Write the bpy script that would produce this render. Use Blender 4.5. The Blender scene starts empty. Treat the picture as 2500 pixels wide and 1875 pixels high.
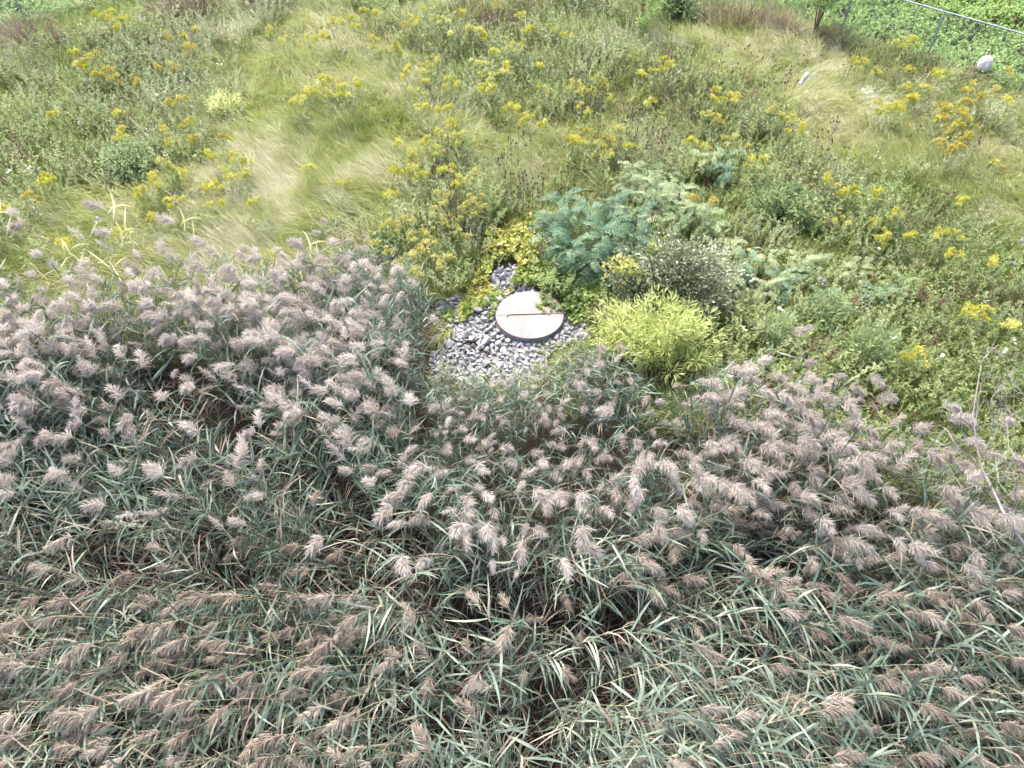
import bpy, math, random
import numpy as np
from mathutils import Vector, Matrix

random.seed(7)
rng = np.random.default_rng(7)
R = math.radians

# ------------------------------------------------------------------ camera, world, sun, exposure
scene = bpy.context.scene
CAM_H = 9.1
PITCH = 48.7                      # degrees below the horizon
FPX = 1785.0                      # focal length in pixels of a 2500 px wide frame
cam_d = bpy.data.cameras.new('camera')
cam_d.sensor_width = 36.0
cam_d.lens = 36.0 * FPX / 2500.0
cam_d.clip_end = 2000.0
cam = bpy.data.objects.new('camera', cam_d)
cam.location = (0, 0, CAM_H)
cam.rotation_euler = (R(90 - PITCH), 0, 0)
scene.collection.objects.link(cam)
scene.camera = cam

SUN_EL, SUN_AZ = 58.0, 332.0       # azimuth clockwise from +Y (away from the camera)
world = bpy.data.worlds.new('World')
scene.world = world
world.use_nodes = True
wn = world.node_tree
wn.nodes.clear()
sky = wn.nodes.new('ShaderNodeTexSky')
sky.sky_type = 'NISHITA'
sky.sun_disc = False
sky.sun_elevation = R(SUN_EL)
sky.sun_rotation = R(SUN_AZ)
sky.air_density = 1.0
sky.dust_density = 5.0
sky.ozone_density = 0.6
bg = wn.nodes.new('ShaderNodeBackground')
bg.inputs['Strength'].default_value = 0.15
wo = wn.nodes.new('ShaderNodeOutputWorld')
wn.links.new(sky.outputs[0], bg.inputs[0])
wn.links.new(bg.outputs[0], wo.inputs[0])

sun_d = bpy.data.lights.new('sun', 'SUN')
sun_d.energy = 1.25
sun_d.angle = R(28)
sun_d.color = (1.0, 0.965, 0.91)
sun = bpy.data.objects.new('sun', sun_d)
sdir = Vector((math.sin(R(SUN_AZ)) * math.cos(R(SUN_EL)), math.cos(R(SUN_AZ)) * math.cos(R(SUN_EL)), math.sin(R(SUN_EL))))
sun.rotation_euler = sdir.to_track_quat('Z', 'Y').to_euler()
sun.location = (0, 0, 30)
scene.collection.objects.link(sun)

scene.view_settings.view_transform = 'Standard'
scene.view_settings.look = 'None'
scene.view_settings.exposure = 2.3
scene.view_settings.gamma = 1.0
scene.view_settings.use_curve_mapping = False
cy = scene.cycles
cy.max_bounces = 5
cy.diffuse_bounces = 3
cy.glossy_bounces = 2
cy.transmission_bounces = 4
cy.transparent_max_bounces = 4
cy.use_denoising = True
cy.denoiser = 'OPENIMAGEDENOISE'
cy.filter_width = 1.5
cy.use_adaptive_sampling = True
cy.adaptive_threshold = 0.05
cy.caustics_reflective = False
cy.caustics_refractive = False
scene.render.engine = 'CYCLES'

# ------------------------------------------------------------------ helpers
COL = scene.collection
_cp, _sp = math.cos(R(PITCH)), math.sin(R(PITCH))


def at(u, v, z=0.0):
    """point at height z seen in the photograph at pixel (u, v) of 2500 x 1875"""
    dx, dy = (u - 1250.0) / FPX, (937.5 - v) / FPX
    t = (CAM_H - z) / (_sp - dy * _cp)
    return np.array((dx * t, (_cp + dy * _sp) * t, z))


def px(p):
    """pixel of a world point"""
    x, y, z = p[0], p[1], p[2] - CAM_H
    d = y * _cp - z * _sp
    return 1250 + FPX * x / d, 937.5 - FPX * (y * _sp + z * _cp) / d


_nz = np.random.default_rng(3)
_NK = _nz.normal(size=(6, 10, 2))
_NP = _nz.uniform(0, 6.28, size=(6, 10))


def noise2(x, y, f=1.0, k=0):
    """smooth noise about -1..1, f cycles per metre or so"""
    x, y = np.asarray(x, float), np.asarray(y, float)
    s = 0.0
    for i in range(10):
        a, b = _NK[k, i]
        s = s + np.sin((a * x + b * y) * f * 2.2 + _NP[k, i])
    return s / 4.2


def sstep(a, b, x):
    t = np.clip((np.asarray(x, float) - a) / (b - a), 0, 1)
    return t * t * (3 - 2 * t)


# far edge of the reed bed, from where the reed tops end
_edge_px = [(-400, 760), (0, 715), (300, 670), (600, 650), (850, 620), (925, 690, 1.5), (985, 800, 1.3), (1040, 890, 1.1), (1140, 960, 1.0), (1280, 965, 1.0),
            (1400, 900, 1.1), (1520, 885, 1.25), (1660, 870, 1.45), (1830, 845, 1.5), (2000, 875, 1.6), (2150, 950, 1.65), (2300, 1015), (2500, 1065), (2900, 1160)]
_ep = np.array([at(e[0], e[1], e[2] if len(e) > 2 else 1.75)[:2] for e in _edge_px])
_ep = _ep[np.argsort(_ep[:, 0])]


def Yb(x):
    return np.interp(x, _ep[:, 0], _ep[:, 1])


def gz(x, y):
    """height of the ground"""
    x, y = np.asarray(x, float), np.asarray(y, float)
    d = Yb(x) - y
    z = -0.6 * sstep(-0.2, 2.6, d)
    calm = sstep(0.9, 2.6, np.hypot(x - 0.3, y - 9.2))
    far = sstep(60, 120, np.hypot(x, y - 10))
    z = z + calm * (1 - far) * (0.10 * noise2(x, y, 0.45, 0) + 0.075 * noise2(x, y, 1.4, 1)) * sstep(0.5, -1.0, d)
    return z


def inpoly(x, y, poly):
    x, y = np.asarray(x, float), np.asarray(y, float)
    ins = np.zeros(x.shape, bool)
    n = len(poly)
    j = n - 1
    for i in range(n):
        xi, yi = poly[i][0], poly[i][1]
        xj, yj = poly[j][0], poly[j][1]
        c = ((yi > y) != (yj > y)) & (x < (xj - xi) * (y - yi) / (yj - yi + 1e-12) + xi)
        ins ^= c
        j = i
    return ins


def norm(a):
    return a / np.maximum(np.linalg.norm(a, axis=-1, keepdims=True), 1e-9)


class MB:
    """collects faces and builds one mesh from them"""
    def __init__(s):
        s.v, s.f, s.m, s.n = [], [], [], 0

    def add(s, verts, faces, mat=0):
        verts = np.asarray(verts, float)
        s.v.append(verts)
        faces = np.asarray(faces, np.int64)
        s.f.append(faces + s.n)
        s.m.append(np.full(len(faces), mat, np.int32))
        s.n += len(verts)
        return s

    def merge(s, o, remap=0):
        for v, f, m in zip(o.v, o.f, o.m):
            off = 0
            s.v.append(v)
        k = 0
        for v, f, m in zip(o.v, o.f, o.m):
            s.f.append(f + s.n)
            s.m.append(m + remap)
        s.n += o.n
        return s

    def mesh(s, name, mats, smooth=True):
        me = bpy.data.meshes.new(name)
        V = np.concatenate(s.v) if s.v else np.zeros((0, 3))
        tot, start, loops, mi = [], [], [], []
        k = 0
        for f, m in zip(s.f, s.m):
            c = f.shape[1]
            loops.append(f.reshape(-1))
            start.append(k + np.arange(len(f)) * c)
            k += f.size
            mi.append(m)
        loops = np.concatenate(loops)
        start = np.concatenate(start)
        mi = np.concatenate(mi)
        me.vertices.add(len(V))
        me.vertices.foreach_set('co', V.astype(np.float32).reshape(-1))
        me.loops.add(len(loops))
        me.loops.foreach_set('vertex_index', loops.astype(np.int32))
        me.polygons.add(len(start))
        me.polygons.foreach_set('loop_start', start.astype(np.int32))
        me.polygons.foreach_set('material_index', mi.astype(np.int32))
        me.polygons.foreach_set('use_smooth', np.full(len(start), smooth))
        for m in (mats if isinstance(mats, (list, tuple)) else [mats]):
            me.materials.append(m)
        me.update(calc_edges=True)
        me.validate()
        return me


def blades(mb, P, D, L, W, segs=3, bend=None, prof=None, ref=None, mat=0, jit=0.6, g=None):
    """n tapering ribbons: start P, direction D, length L, width W, bent by `bend` along the way"""
    g = g or rng
    n = len(P)
    if n == 0:
        return mb
    P = np.array(P, float)
    D = norm(np.array(D, float))
    L = np.broadcast_to(np.asarray(L, float), (n,))
    W = np.broadcast_to(np.asarray(W, float), (n,))
    bend = np.zeros((n, 3)) if bend is None else np.broadcast_to(np.asarray(bend, float), (n, 3))
    prof = prof if prof is not None else [0.4, 1.0, 0.7, 0.03][:segs + 1]
    if ref is None:
        ref = np.array((0, 0, 1.0)) + g.normal(size=(n, 3)) * jit
    rows = []
    for i in range(segs + 1):
        side = norm(np.cross(D, ref))
        h = (W * prof[i] * 0.5)[:, None] * side
        rows += [P - h, P + h]
        if i < segs:
            P = P + D * (L / segs)[:, None]
            D = norm(D + bend / segs)
    V = np.stack(rows, 1).reshape(-1, 3)
    k = 2 * (segs + 1)
    base = np.arange(n)[:, None] * k
    F = np.concatenate([base + np.array((2 * i, 2 * i + 1, 2 * i + 3, 2 * i + 2)) for i in range(segs)])
    return mb.add(V, F, mat)


def tube(mb, pts, radii, sides=4, mat=0):
    pts = np.asarray(pts, float)
    n = len(pts)
    radii = np.broadcast_to(np.asarray(radii, float), (n,))
    T = norm(np.gradient(pts, axis=0))
    up = np.array((0.31, 0.27, 0.91))
    A = norm(np.cross(T, up))
    B = np.cross(T, A)
    ang = np.arange(sides) * 2 * math.pi / sides
    V = pts[:, None] + radii[:, None, None] * (np.cos(ang)[None, :, None] * A[:, None] + np.sin(ang)[None, :, None] * B[:, None])
    F = []
    for i in range(n - 1):
        for j in range(sides):
            k = (j + 1) % sides
            F.append((i * sides + j, i * sides + k, (i + 1) * sides + k, (i + 1) * sides + j))
    mb.add(V.reshape(-1, 3), F, mat)
    if sides == 4:
        mb.add(V[-1], [(0, 1, 2, 3)], mat)
    return mb


def box(mb, c, s, mat=0, rot=None):
    v = np.array([(x, y, z) for x in (-.5, .5) for y in (-.5, .5) for z in (-.5, .5)]) * np.asarray(s, float)
    if rot is not None:
        v = v @ np.array(rot).T
    return mb.add(v + np.asarray(c, float), [(0, 1, 3, 2), (4, 6, 7, 5), (0, 4, 5, 1), (2, 3, 7, 6), (0, 2, 6, 4), (1, 5, 7, 3)], mat)


def obj(name, me, parent=None, loc=None, rot=None, scl=None):
    o = bpy.data.objects.new(name, me)
    COL.objects.link(o)
    if parent is not None:
        o.parent = parent
    if loc is not None:
        o.location = [float(a) for a in loc]
    if rot is not None:
        o.rotation_euler = [float(a) for a in rot]
    if scl is not None:
        o.scale = (scl, scl, scl) if np.isscalar(scl) else scl
    return o


def tag(o, label=None, cat=None, group=None, kind=None):
    if label:
        o['label'] = label
    if cat:
        o['category'] = cat
    if group:
        o['group'] = group
    if kind:
        o['kind'] = kind
    return o


# ------------------------------------------------------------------ materials
def new_mat(name):
    m = bpy.data.materials.new(name)
    m.use_nodes = True
    nt = m.node_tree
    nt.nodes.clear()
    return m, nt, nt.nodes, nt.links


def ramp(nodes, cols):
    r = nodes.new('ShaderNodeValToRGB')
    e = r.color_ramp.elements
    n = len(cols)
    e[0].position, e[1].position = 0.0, 1.0
    e[0].color = (*cols[0], 1)
    e[1].color = (*cols[-1], 1)
    for i in range(1, n - 1):
        k = e.new(i / (n - 1))
        k.color = (*cols[i], 1)
    return r


def leaf_mat(name, cols, rough=0.5, trans=0.3, patch=0.35, rnd=0.6, fine=0.35, fine_scale=9.0, spec=0.35, tint=None):
    """foliage: colour from a ramp by plant (object random), by patch of ground (low noise) and by leaf (fine noise)"""
    m, nt, N, K = new_mat(name)
    geo = N.new('ShaderNodeNewGeometry')
    info = N.new('ShaderNodeObjectInfo')
    n1 = N.new('ShaderNodeTexNoise')
    n1.inputs['Scale'].default_value = patch
    n1.inputs['Detail'].default_value = 2
    n2 = N.new('ShaderNodeTexNoise')
    n2.inputs['Scale'].default_value = fine_scale
    n2.inputs['Detail'].default_value = 1
    K.new(geo.outputs['Position'], n1.inputs['Vector'])
    K.new(geo.outputs['Position'], n2.inputs['Vector'])
    # fac = .5 + (random-.5)*rnd + (n1-.5)*1.6*(1-rnd) + (n2-.5)*fine
    def ma(op, a, b, c=None):
        q = N.new('ShaderNodeMath')
        q.operation = op
        for i, v in enumerate((a, b, c)):
            if v is None:
                continue
            if isinstance(v, (int, float)):
                q.inputs[i].default_value = v
            else:
                K.new(v, q.inputs[i])
        return q.outputs[0]
    f = ma('MULTIPLY_ADD', info.outputs['Random'], rnd, 0.5 - rnd / 2)
    k1 = 2.2 * (1 - rnd)
    f = ma('ADD', f, ma('MULTIPLY_ADD', n1.outputs['Fac'], k1, -k1 / 2))
    f = ma('ADD', f, ma('MULTIPLY_ADD', n2.outputs['Fac'], 2 * fine, -fine))
    r = ramp(N, cols)
    K.new(f, r.inputs[0])
    p = N.new('ShaderNodeBsdfPrincipled')
    p.inputs['Roughness'].default_value = rough
    p.inputs['Specular IOR Level'].default_value = spec
    K.new(r.outputs[0], p.inputs['Base Color'])
    t = N.new('ShaderNodeBsdfTranslucent')
    K.new(r.outputs[0], t.inputs['Color'])
    mx = N.new('ShaderNodeMixShader')
    mx.inputs[0].default_value = trans
    K.new(p.outputs[0], mx.inputs[1])
    K.new(t.outputs[0], mx.inputs[2])
    out = N.new('ShaderNodeOutputMaterial')
    K.new(mx.outputs[0], out.inputs[0])
    return m


def solid_mat(name, cols, scale=4.0, rough=0.8, spec=0.3, metal=0.0, bump=0.0, detail=5, coord='Object', stretch=None, bscale=None):
    m, nt, N, K = new_mat(name)
    tc = N.new('ShaderNodeTexCoord')
    n1 = N.new('ShaderNodeTexNoise')
    n1.inputs['Scale'].default_value = scale
    n1.inputs['Detail'].default_value = detail
    src = tc.outputs[coord]
    if stretch:
        mp = N.new('ShaderNodeMapping')
        mp.inputs['Scale'].default_value = stretch
        K.new(src, mp.inputs[0])
        src = mp.outputs[0]
    K.new(src, n1.inputs['Vector'])
    r = ramp(N, cols)
    mr = N.new('ShaderNodeMapRange')
    mr.inputs[1].default_value = 0.3
    mr.inputs[2].default_value = 0.7
    K.new(n1.outputs['Fac'], mr.inputs[0])
    K.new(mr.outputs[0], r.inputs[0])
    p = N.new('ShaderNodeBsdfPrincipled')
    p.inputs['Roughness'].default_value = rough
    p.inputs['Specular IOR Level'].default_value = spec
    p.inputs['Metallic'].default_value = metal
    K.new(r.outputs[0], p.inputs['Base Color'])
    if bump:
        n2 = N.new('ShaderNodeTexNoise')
        n2.inputs['Scale'].default_value = bscale or scale * 4
        n2.inputs['Detail'].default_value = 4
        K.new(tc.outputs[coord], n2.inputs['Vector'])
        b = N.new('ShaderNodeBump')
        b.inputs['Strength'].default_value = bump
        b.inputs['Distance'].default_value = 0.02
        K.new(n2.outputs['Fac'], b.inputs['Height'])
        K.new(b.outputs[0], p.inputs['Normal'])
    out = N.new('ShaderNodeOutputMaterial')
    K.new(p.outputs[0], out.inputs[0])
    return m


M = {}
M['soil'] = solid_mat('soil', [(.035, .026, .02), (.05, .038, .027), (.042, .042, .022)], scale=1.4, rough=0.95, spec=0.1, bump=0.6, coord='Object', bscale=18)
M['reed_leaf'] = leaf_mat('reed_leaf', [(.034, .056, .038), (.07, .106, .073), (.125, .168, .12), (.235, .27, .195)], rough=0.42, trans=0.22, rnd=0.45, fine=0.55, fine_scale=5, spec=0.5)
M['reed_leaf_dry'] = leaf_mat('reed_leaf_dry', [(.065, .048, .035), (.15, .118, .088), (.28, .24, .185)], rough=0.6, trans=0.2, rnd=0.6)
M['reed_stem'] = leaf_mat('reed_stem', [(.13, .12, .07), (.19, .19, .11), (.26, .24, .16)], rough=0.5, trans=0.0, rnd=0.7)
M['dead_stem'] = leaf_mat('dead_stem', [(.018, .013, .011), (.042, .030, .024), (.11, .082, .066)], rough=0.7, trans=0.0, rnd=0.9)
M['plume_pale'] = leaf_mat('plume_pale', [(.33, .285, .245), (.45, .40, .355), (.56, .515, .465)], rough=0.8, trans=0.48, rnd=0.6, fine=0.25, spec=0.1)
M['plume_tan'] = leaf_mat('plume_tan', [(.20, .16, .12), (.33, .28, .225), (.45, .40, .335)], rough=0.8, trans=0.42, rnd=0.6, fine=0.4, spec=0.1)
M['grass'] = leaf_mat('grass', [(.20, .245, .06), (.29, .325, .10), (.38, .395, .18), (.50, .49, .31), (.57, .55, .40)], rough=0.55, trans=0.42, patch=0.28, rnd=0.35, fine=0.5, fine_scale=1.6)
M['grass_green'] = leaf_mat('grass_green', [(.15, .205, .045), (.235, .29, .075), (.32, .36, .125)], rough=0.55, trans=0.42, patch=0.4, rnd=0.5, fine=0.3, fine_scale=4)
M['weed'] = leaf_mat('weed', [(.13, .18, .055), (.215, .275, .095), (.30, .355, .145), (.40, .44, .24)], rough=0.5, trans=0.46, patch=0.3, rnd=0.5, fine=0.45, fine_scale=6)
M['weed_grey'] = leaf_mat('weed_grey', [(.18, .215, .10), (.28, .315, .17), (.38, .41, .265)], rough=0.5, trans=0.40, patch=0.3, rnd=0.5, fine=0.5, fine_scale=6)
M['weed_brown'] = leaf_mat('weed_brown', [(.075, .05, .03), (.14, .10, .06), (.22, .165, .11)], rough=0.7, trans=0.2, rnd=0.6)
M['lush'] = leaf_mat('lush', [(.15, .25, .06), (.23, .35, .09), (.31, .42, .14)], rough=0.5, trans=0.35, patch=0.5, rnd=0.4, fine=0.4)
M['yellow'] = leaf_mat('yellow', [(.41, .39, .04), (.48, .465, .08), (.54, .53, .20)], rough=0.7, trans=0.3, rnd=0.6, fine=0.35, spec=0.1)
M['ochre'] = leaf_mat('ochre', [(.36, .295, .045), (.44, .375, .08), (.47, .42, .15)], rough=0.7, trans=0.3, rnd=0.6, fine=0.35, spec=0.1)
M['pale_yellow'] = leaf_mat('pale_yellow', [(.33, .32, .09), (.44, .42, .13), (.50, .48, .20)], rough=0.7, trans=0.3, rnd=0.6, fine=0.35, spec=0.1)
M['vine'] = leaf_mat('vine', [(.09, .15, .03), (.17, .22, .045), (.25, .275, .05), (.31, .295, .06), (.27, .18, .06)], rough=0.45, trans=0.3, patch=0.9, rnd=0.1, fine=0.5, fine_scale=7)
M['vine_green'] = leaf_mat('vine_green', [(.055, .10, .022), (.10, .16, .035), (.17, .22, .04), (.29, .29, .05)], rough=0.45, trans=0.3, patch=0.9, rnd=0.1, fine=0.55, fine_scale=7)
M['sumac'] = leaf_mat('sumac', [(.035, .08, .045), (.065, .13, .075), (.115, .195, .11), (.20, .28, .14)], rough=0.42, trans=0.25, patch=0.5, rnd=0.5, fine=0.45, spec=0.25)
M['sumac_pale'] = leaf_mat('sumac_pale', [(.11, .165, .075), (.185, .245, .115), (.27, .32, .16), (.35, .385, .19)], rough=0.45, trans=0.28, patch=0.5, rnd=0.5, fine=0.4, spec=0.25)
M['bark'] = solid_mat('bark', [(.05, .035, .025), (.11, .08, .06)], scale=12, rough=0.9, bump=0.5)
M['bark_red'] = solid_mat('bark_red', [(.10, .055, .035), (.19, .12, .08)], scale=12, rough=0.85, bump=0.4)
M['dead_wood'] = solid_mat('dead_wood', [(.20, .17, .16), (.30, .265, .255)], scale=9, rough=0.8, bump=0.3)
M['grey_leaf'] = leaf_mat('grey_leaf', [(.07, .09, .04), (.13, .16, .075), (.20, .23, .13), (.32, .335, .26)], rough=0.45, trans=0.2, patch=1.2, rnd=0.1, fine=0.9, fine_scale=14, spec=0.5)
M['lime'] = leaf_mat('lime', [(.28, .33, .09), (.41, .46, .15), (.53, .56, .26)], rough=0.5, trans=0.38, patch=0.8, rnd=0.3, fine=0.4)
M['green_bush'] = leaf_mat('green_bush', [(.08, .14, .045), (.15, .22, .075), (.24, .30, .13)], rough=0.5, trans=0.3, patch=0.8, rnd=0.2, fine=0.6)
M['pale_bush'] = leaf_mat('pale_bush', [(.13, .19, .07), (.23, .30, .13), (.35, .41, .23)], rough=0.5, trans=0.4, patch=0.8, rnd=0.2, fine=0.6)
M['teal_leaf'] = leaf_mat('teal_leaf', [(.045, .12, .07), (.08, .18, .11), (.15, .25, .16)], rough=0.5, trans=0.25, rnd=0.4)
M['dry_grass'] = leaf_mat('dry_grass', [(.14, .095, .075), (.22, .16, .13), (.30, .235, .19)], rough=0.7, trans=0.2, rnd=0.5, fine=0.4)
M['teasel'] = solid_mat('teasel', [(.075, .05, .036), (.15, .105, .075)], scale=60, rough=0.9, bump=0.6)
M['white_petal'] = leaf_mat('white_petal', [(.40, .40, .37), (.52, .52, .48)], rough=0.6, trans=0.2)
M['blue_petal'] = leaf_mat('blue_petal', [(.12, .11, .26), (.19, .18, .34)], rough=0.6, trans=0.2)
M['red_leaf'] = leaf_mat('red_leaf', [(.17, .03, .02), (.24, .06, .04)], rough=0.5, trans=0.3)
M['galv'] = solid_mat('galvanised', [(.26, .28, .29), (.36, .385, .395)], scale=14, rough=0.5, metal=0.25)
M['fence_steel'] = solid_mat('fence_steel', [(.17, .19, .225), (.25, .275, .31)], scale=20, rough=0.5, metal=0.35)
M['dark_hole_disc'] = solid_mat('dark_hole_disc', [(.12, .11, .11), (.2, .19, .18)], scale=30, rough=0.5, metal=0.8)
M['scrap'] = solid_mat('scrap', [(.20, .21, .23), (.42, .42, .44)], scale=7, rough=0.6)
M['hose'] = solid_mat('hose', [(.36, .36, .34), (.46, .45, .43)], scale=8, rough=0.6)


def stone_material():
    m, nt, N, K = new_mat('limestone')
    tc = N.new('ShaderNodeTexCoord')
    info = N.new('ShaderNodeObjectInfo')
    n = N.new('ShaderNodeTexNoise')
    n.inputs['Scale'].default_value = 9
    n.inputs['Detail'].default_value = 6
    add = N.new('ShaderNodeVectorMath')
    add.operation = 'ADD'
    K.new(tc.outputs['Object'], add.inputs[0])
    K.new(info.outputs['Location'], add.inputs[1])
    K.new(add.outputs[0], n.inputs['Vector'])
    r = ramp(N, [(.20, .196, .202), (.235, .23, .235), (.275, .269, .273)])
    mm = N.new('ShaderNodeMath')
    mm.operation = 'MULTIPLY_ADD'
    mm.inputs[1].default_value = 0.55
    K.new(info.outputs['Random'], mm.inputs[0])
    sub = N.new('ShaderNodeMath')
    sub.operation = 'MULTIPLY_ADD'
    sub.inputs[1].default_value = 1.2
    sub.inputs[2].default_value = -0.35
    K.new(n.outputs['Fac'], sub.inputs[0])
    K.new(sub.outputs[0], mm.inputs[2])
    K.new(mm.outputs[0], r.inputs[0])
    p = N.new('ShaderNodeBsdfPrincipled')
    p.inputs['Roughness'].default_value = 0.85
    K.new(r.outputs[0], p.inputs['Base Color'])
    n2 = N.new('ShaderNodeTexNoise')
    n2.inputs['Scale'].default_value = 45
    n2.inputs['Detail'].default_value = 4
    K.new(add.outputs[0], n2.inputs['Vector'])
    b = N.new('ShaderNodeBump')
    b.inputs['Strength'].default_value = 0.35
    b.inputs['Distance'].default_value = 0.01
    K.new(n2.outputs['Fac'], b.inputs['Height'])
    K.new(b.outputs[0], p.inputs['Normal'])
    out = N.new('ShaderNodeOutputMaterial')
    K.new(p.outputs[0], out.inputs[0])
    return m


def lid_material():
    """pale pink weathered paint: rust wash streaked across the plate, chalky worn patches"""
    m, nt, N, K = new_mat('weathered_lid')
    tc = N.new('ShaderNodeTexCoord')
    mp = N.new('ShaderNodeMapping')
    mp.inputs['Scale'].default_value = (5.0, 1.1, 1.0)
    K.new(tc.outputs['Object'], mp.inputs[0])
    a = N.new('ShaderNodeTexNoise')
    a.inputs['Scale'].default_value = 1.6
    a.inputs['Detail'].default_value = 7
    a.inputs['Roughness'].default_value = 0.65
    K.new(mp.outputs[0], a.inputs['Vector'])
    b = N.new('ShaderNodeTexNoise')
    b.inputs['Scale'].default_value = 2.6
    b.inputs['Detail'].default_value = 5
    K.new(tc.outputs['Object'], b.inputs['Vector'])
    mu = N.new('ShaderNodeMath')
    mu.operation = 'MULTIPLY_ADD'
    mu.inputs[1].default_value = 0.55
    K.new(a.outputs['Fac'], mu.inputs[0])
    m2 = N.new('ShaderNodeMath')
    m2.operation = 'MULTIPLY'
    m2.inputs[1].default_value = 0.5
    K.new(b.outputs['Fac'], m2.inputs[0])
    K.new(m2.outputs[0], mu.inputs[2])
    r = N.new('ShaderNodeValToRGB')
    e = r.color_ramp.elements
    e[0].position, e[0].color = 0.36, (.118, .069, .062, 1)
    e[1].position, e[1].color = 0.66, (.222, .19, .182, 1)
    k = e.new(0.50)
    k.color = (.168, .115, .107, 1)
    K.new(mu.outputs[0], r.inputs[0])
    p = N.new('ShaderNodeBsdfPrincipled')
    p.inputs['Roughness'].default_value = 0.5
    p.inputs['Specular IOR Level'].default_value = 0.4
    K.new(r.outputs[0], p.inputs['Base Color'])
    out = N.new('ShaderNodeOutputMaterial')
    K.new(p.outputs[0], out.inputs[0])
    return m


M['stone'] = stone_material()
M['lid'] = lid_material()

# ------------------------------------------------------------------ scattering (masses nobody could count)
def scatter(name, assets, P, rot, scl, kind, label, cat, parent=None):
    me = bpy.data.meshes.new(name)
    n = len(P)
    me.vertices.add(n)
    me.vertices.foreach_set('co', np.asarray(P, np.float32).reshape(-1))
    for nm, ty, fld, arr in (('rot', 'FLOAT_VECTOR', 'vector', rot), ('scl', 'FLOAT', 'value', scl), ('kind_id', 'INT', 'value', kind)):
        at_ = me.attributes.new(nm, ty, 'POINT')
        at_.data.foreach_set(fld, np.asarray(arr, np.int32 if ty == 'INT' else np.float32).reshape(-1))
    o = obj(name, me, parent)
    tag(o, label, cat, None, 'stuff')
    ng = bpy.data.node_groups.new(name + '_nodes', 'GeometryNodeTree')
    ng.interface.new_socket('Geometry', in_out='INPUT', socket_type='NodeSocketGeometry')
    ng.interface.new_socket('Geometry', in_out='OUTPUT', socket_type='NodeSocketGeometry')
    N, K = ng.nodes, ng.links
    gi = N.new('NodeGroupInput')
    go = N.new('NodeGroupOutput')

    def named(nm, ty):
        a = N.new('GeometryNodeInputNamedAttribute')
        a.data_type = ty
        a.inputs['Name'].default_value = nm
        return a.outputs['Attribute']
    a_rot, a_scl, a_kind = named('rot', 'FLOAT_VECTOR'), named('scl', 'FLOAT'), named('kind_id', 'INT')
    e2r = N.new('FunctionNodeEulerToRotation')
    K.new(a_rot, e2r.inputs[0])
    join = N.new('GeometryNodeJoinGeometry')
    for i, a in enumerate(assets):
        oi = N.new('GeometryNodeObjectInfo')
        oi.transform_space = 'ORIGINAL'
        oi.inputs['Object'].default_value = a
        oi.inputs['As Instance'].default_value = False
        cmp = N.new('FunctionNodeCompare')
        cmp.data_type = 'INT'
        cmp.operation = 'EQUAL'
        ints = [s for s in cmp.inputs if s.type == 'INT']
        K.new(a_kind, ints[0])
        ints[1].default_value = i
        ip = N.new('GeometryNodeInstanceOnPoints')
        K.new(gi.outputs[0], ip.inputs['Points'])
        K.new(cmp.outputs[0], ip.inputs['Selection'])
        K.new(oi.outputs['Geometry'], ip.inputs['Instance'])
        K.new(e2r.outputs[0], ip.inputs['Rotation'])
        K.new(a_scl, ip.inputs['Scale'])
        K.new(ip.outputs[0], join.inputs[0])
    K.new(join.outputs[0], go.inputs[0])
    md = o.modifiers.new('scatter', 'NODES')
    md.node_group = ng
    return o


def asset(name, me):
    return bpy.data.objects.new(name, me)      # never linked: only a source of shapes


def jgrid(x0, x1, y0, y1, step, g):
    xs, ys = np.meshgrid(np.arange(x0, x1, step), np.arange(y0, y1, step))
    xs = xs.ravel() + g.uniform(-.5, .5, xs.size) * step
    ys = ys.ravel() + g.uniform(-.5, .5, ys.size) * step
    return xs, ys


# ------------------------------------------------------------------ the ground
def build_ground():
    d = np.arange(-22, 22.01, 0.25)
    o1 = np.array([23, 25, 28, 33, 40, 50, 70, 100, 160, 260, 420.])
    xs = np.concatenate([-o1[::-1], d, o1])
    d2 = np.arange(-6, 38.01, 0.25)
    ys = np.concatenate([6 - 7 - o1[::-1] * 1.0 + 15, d2, 16 + o1 + 0.0])
    ys = np.unique(np.concatenate([[-420, -260, -160, -100, -60, -35, -20, -12, -8], d2, 38 + o1 - 22]))
    X, Y = np.meshgrid(xs, ys)
    Z = gz(X, Y)
    V = np.stack([X, Y, Z], -1).reshape(-1, 3)
    nx, ny = len(xs), len(ys)
    I = np.arange(nx * ny).reshape(ny, nx)
    F = np.stack([I[:-1, :-1], I[:-1, 1:], I[1:, 1:], I[1:, :-1]], -1).reshape(-1, 4)
    o = obj('ground', MB().add(V, F).mesh('ground', M['soil']))
    tag(o, 'dark soil and litter under the meadow and the reeds', None, None, 'structure')


build_ground()

# black leaf mud lying between the reeds
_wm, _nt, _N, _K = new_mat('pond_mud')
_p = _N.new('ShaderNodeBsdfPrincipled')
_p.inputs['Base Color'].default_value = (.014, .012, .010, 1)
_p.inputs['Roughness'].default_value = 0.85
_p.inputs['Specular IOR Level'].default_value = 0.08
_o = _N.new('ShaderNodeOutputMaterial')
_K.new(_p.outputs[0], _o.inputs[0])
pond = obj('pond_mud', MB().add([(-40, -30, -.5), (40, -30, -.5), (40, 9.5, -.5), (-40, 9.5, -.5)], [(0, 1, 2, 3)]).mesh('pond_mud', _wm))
tag(pond, 'black leaf mud under the reeds', None, None, 'structure')

# ------------------------------------------------------------------ plant shapes
UP = np.array((0, 0, 1.0))


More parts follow.
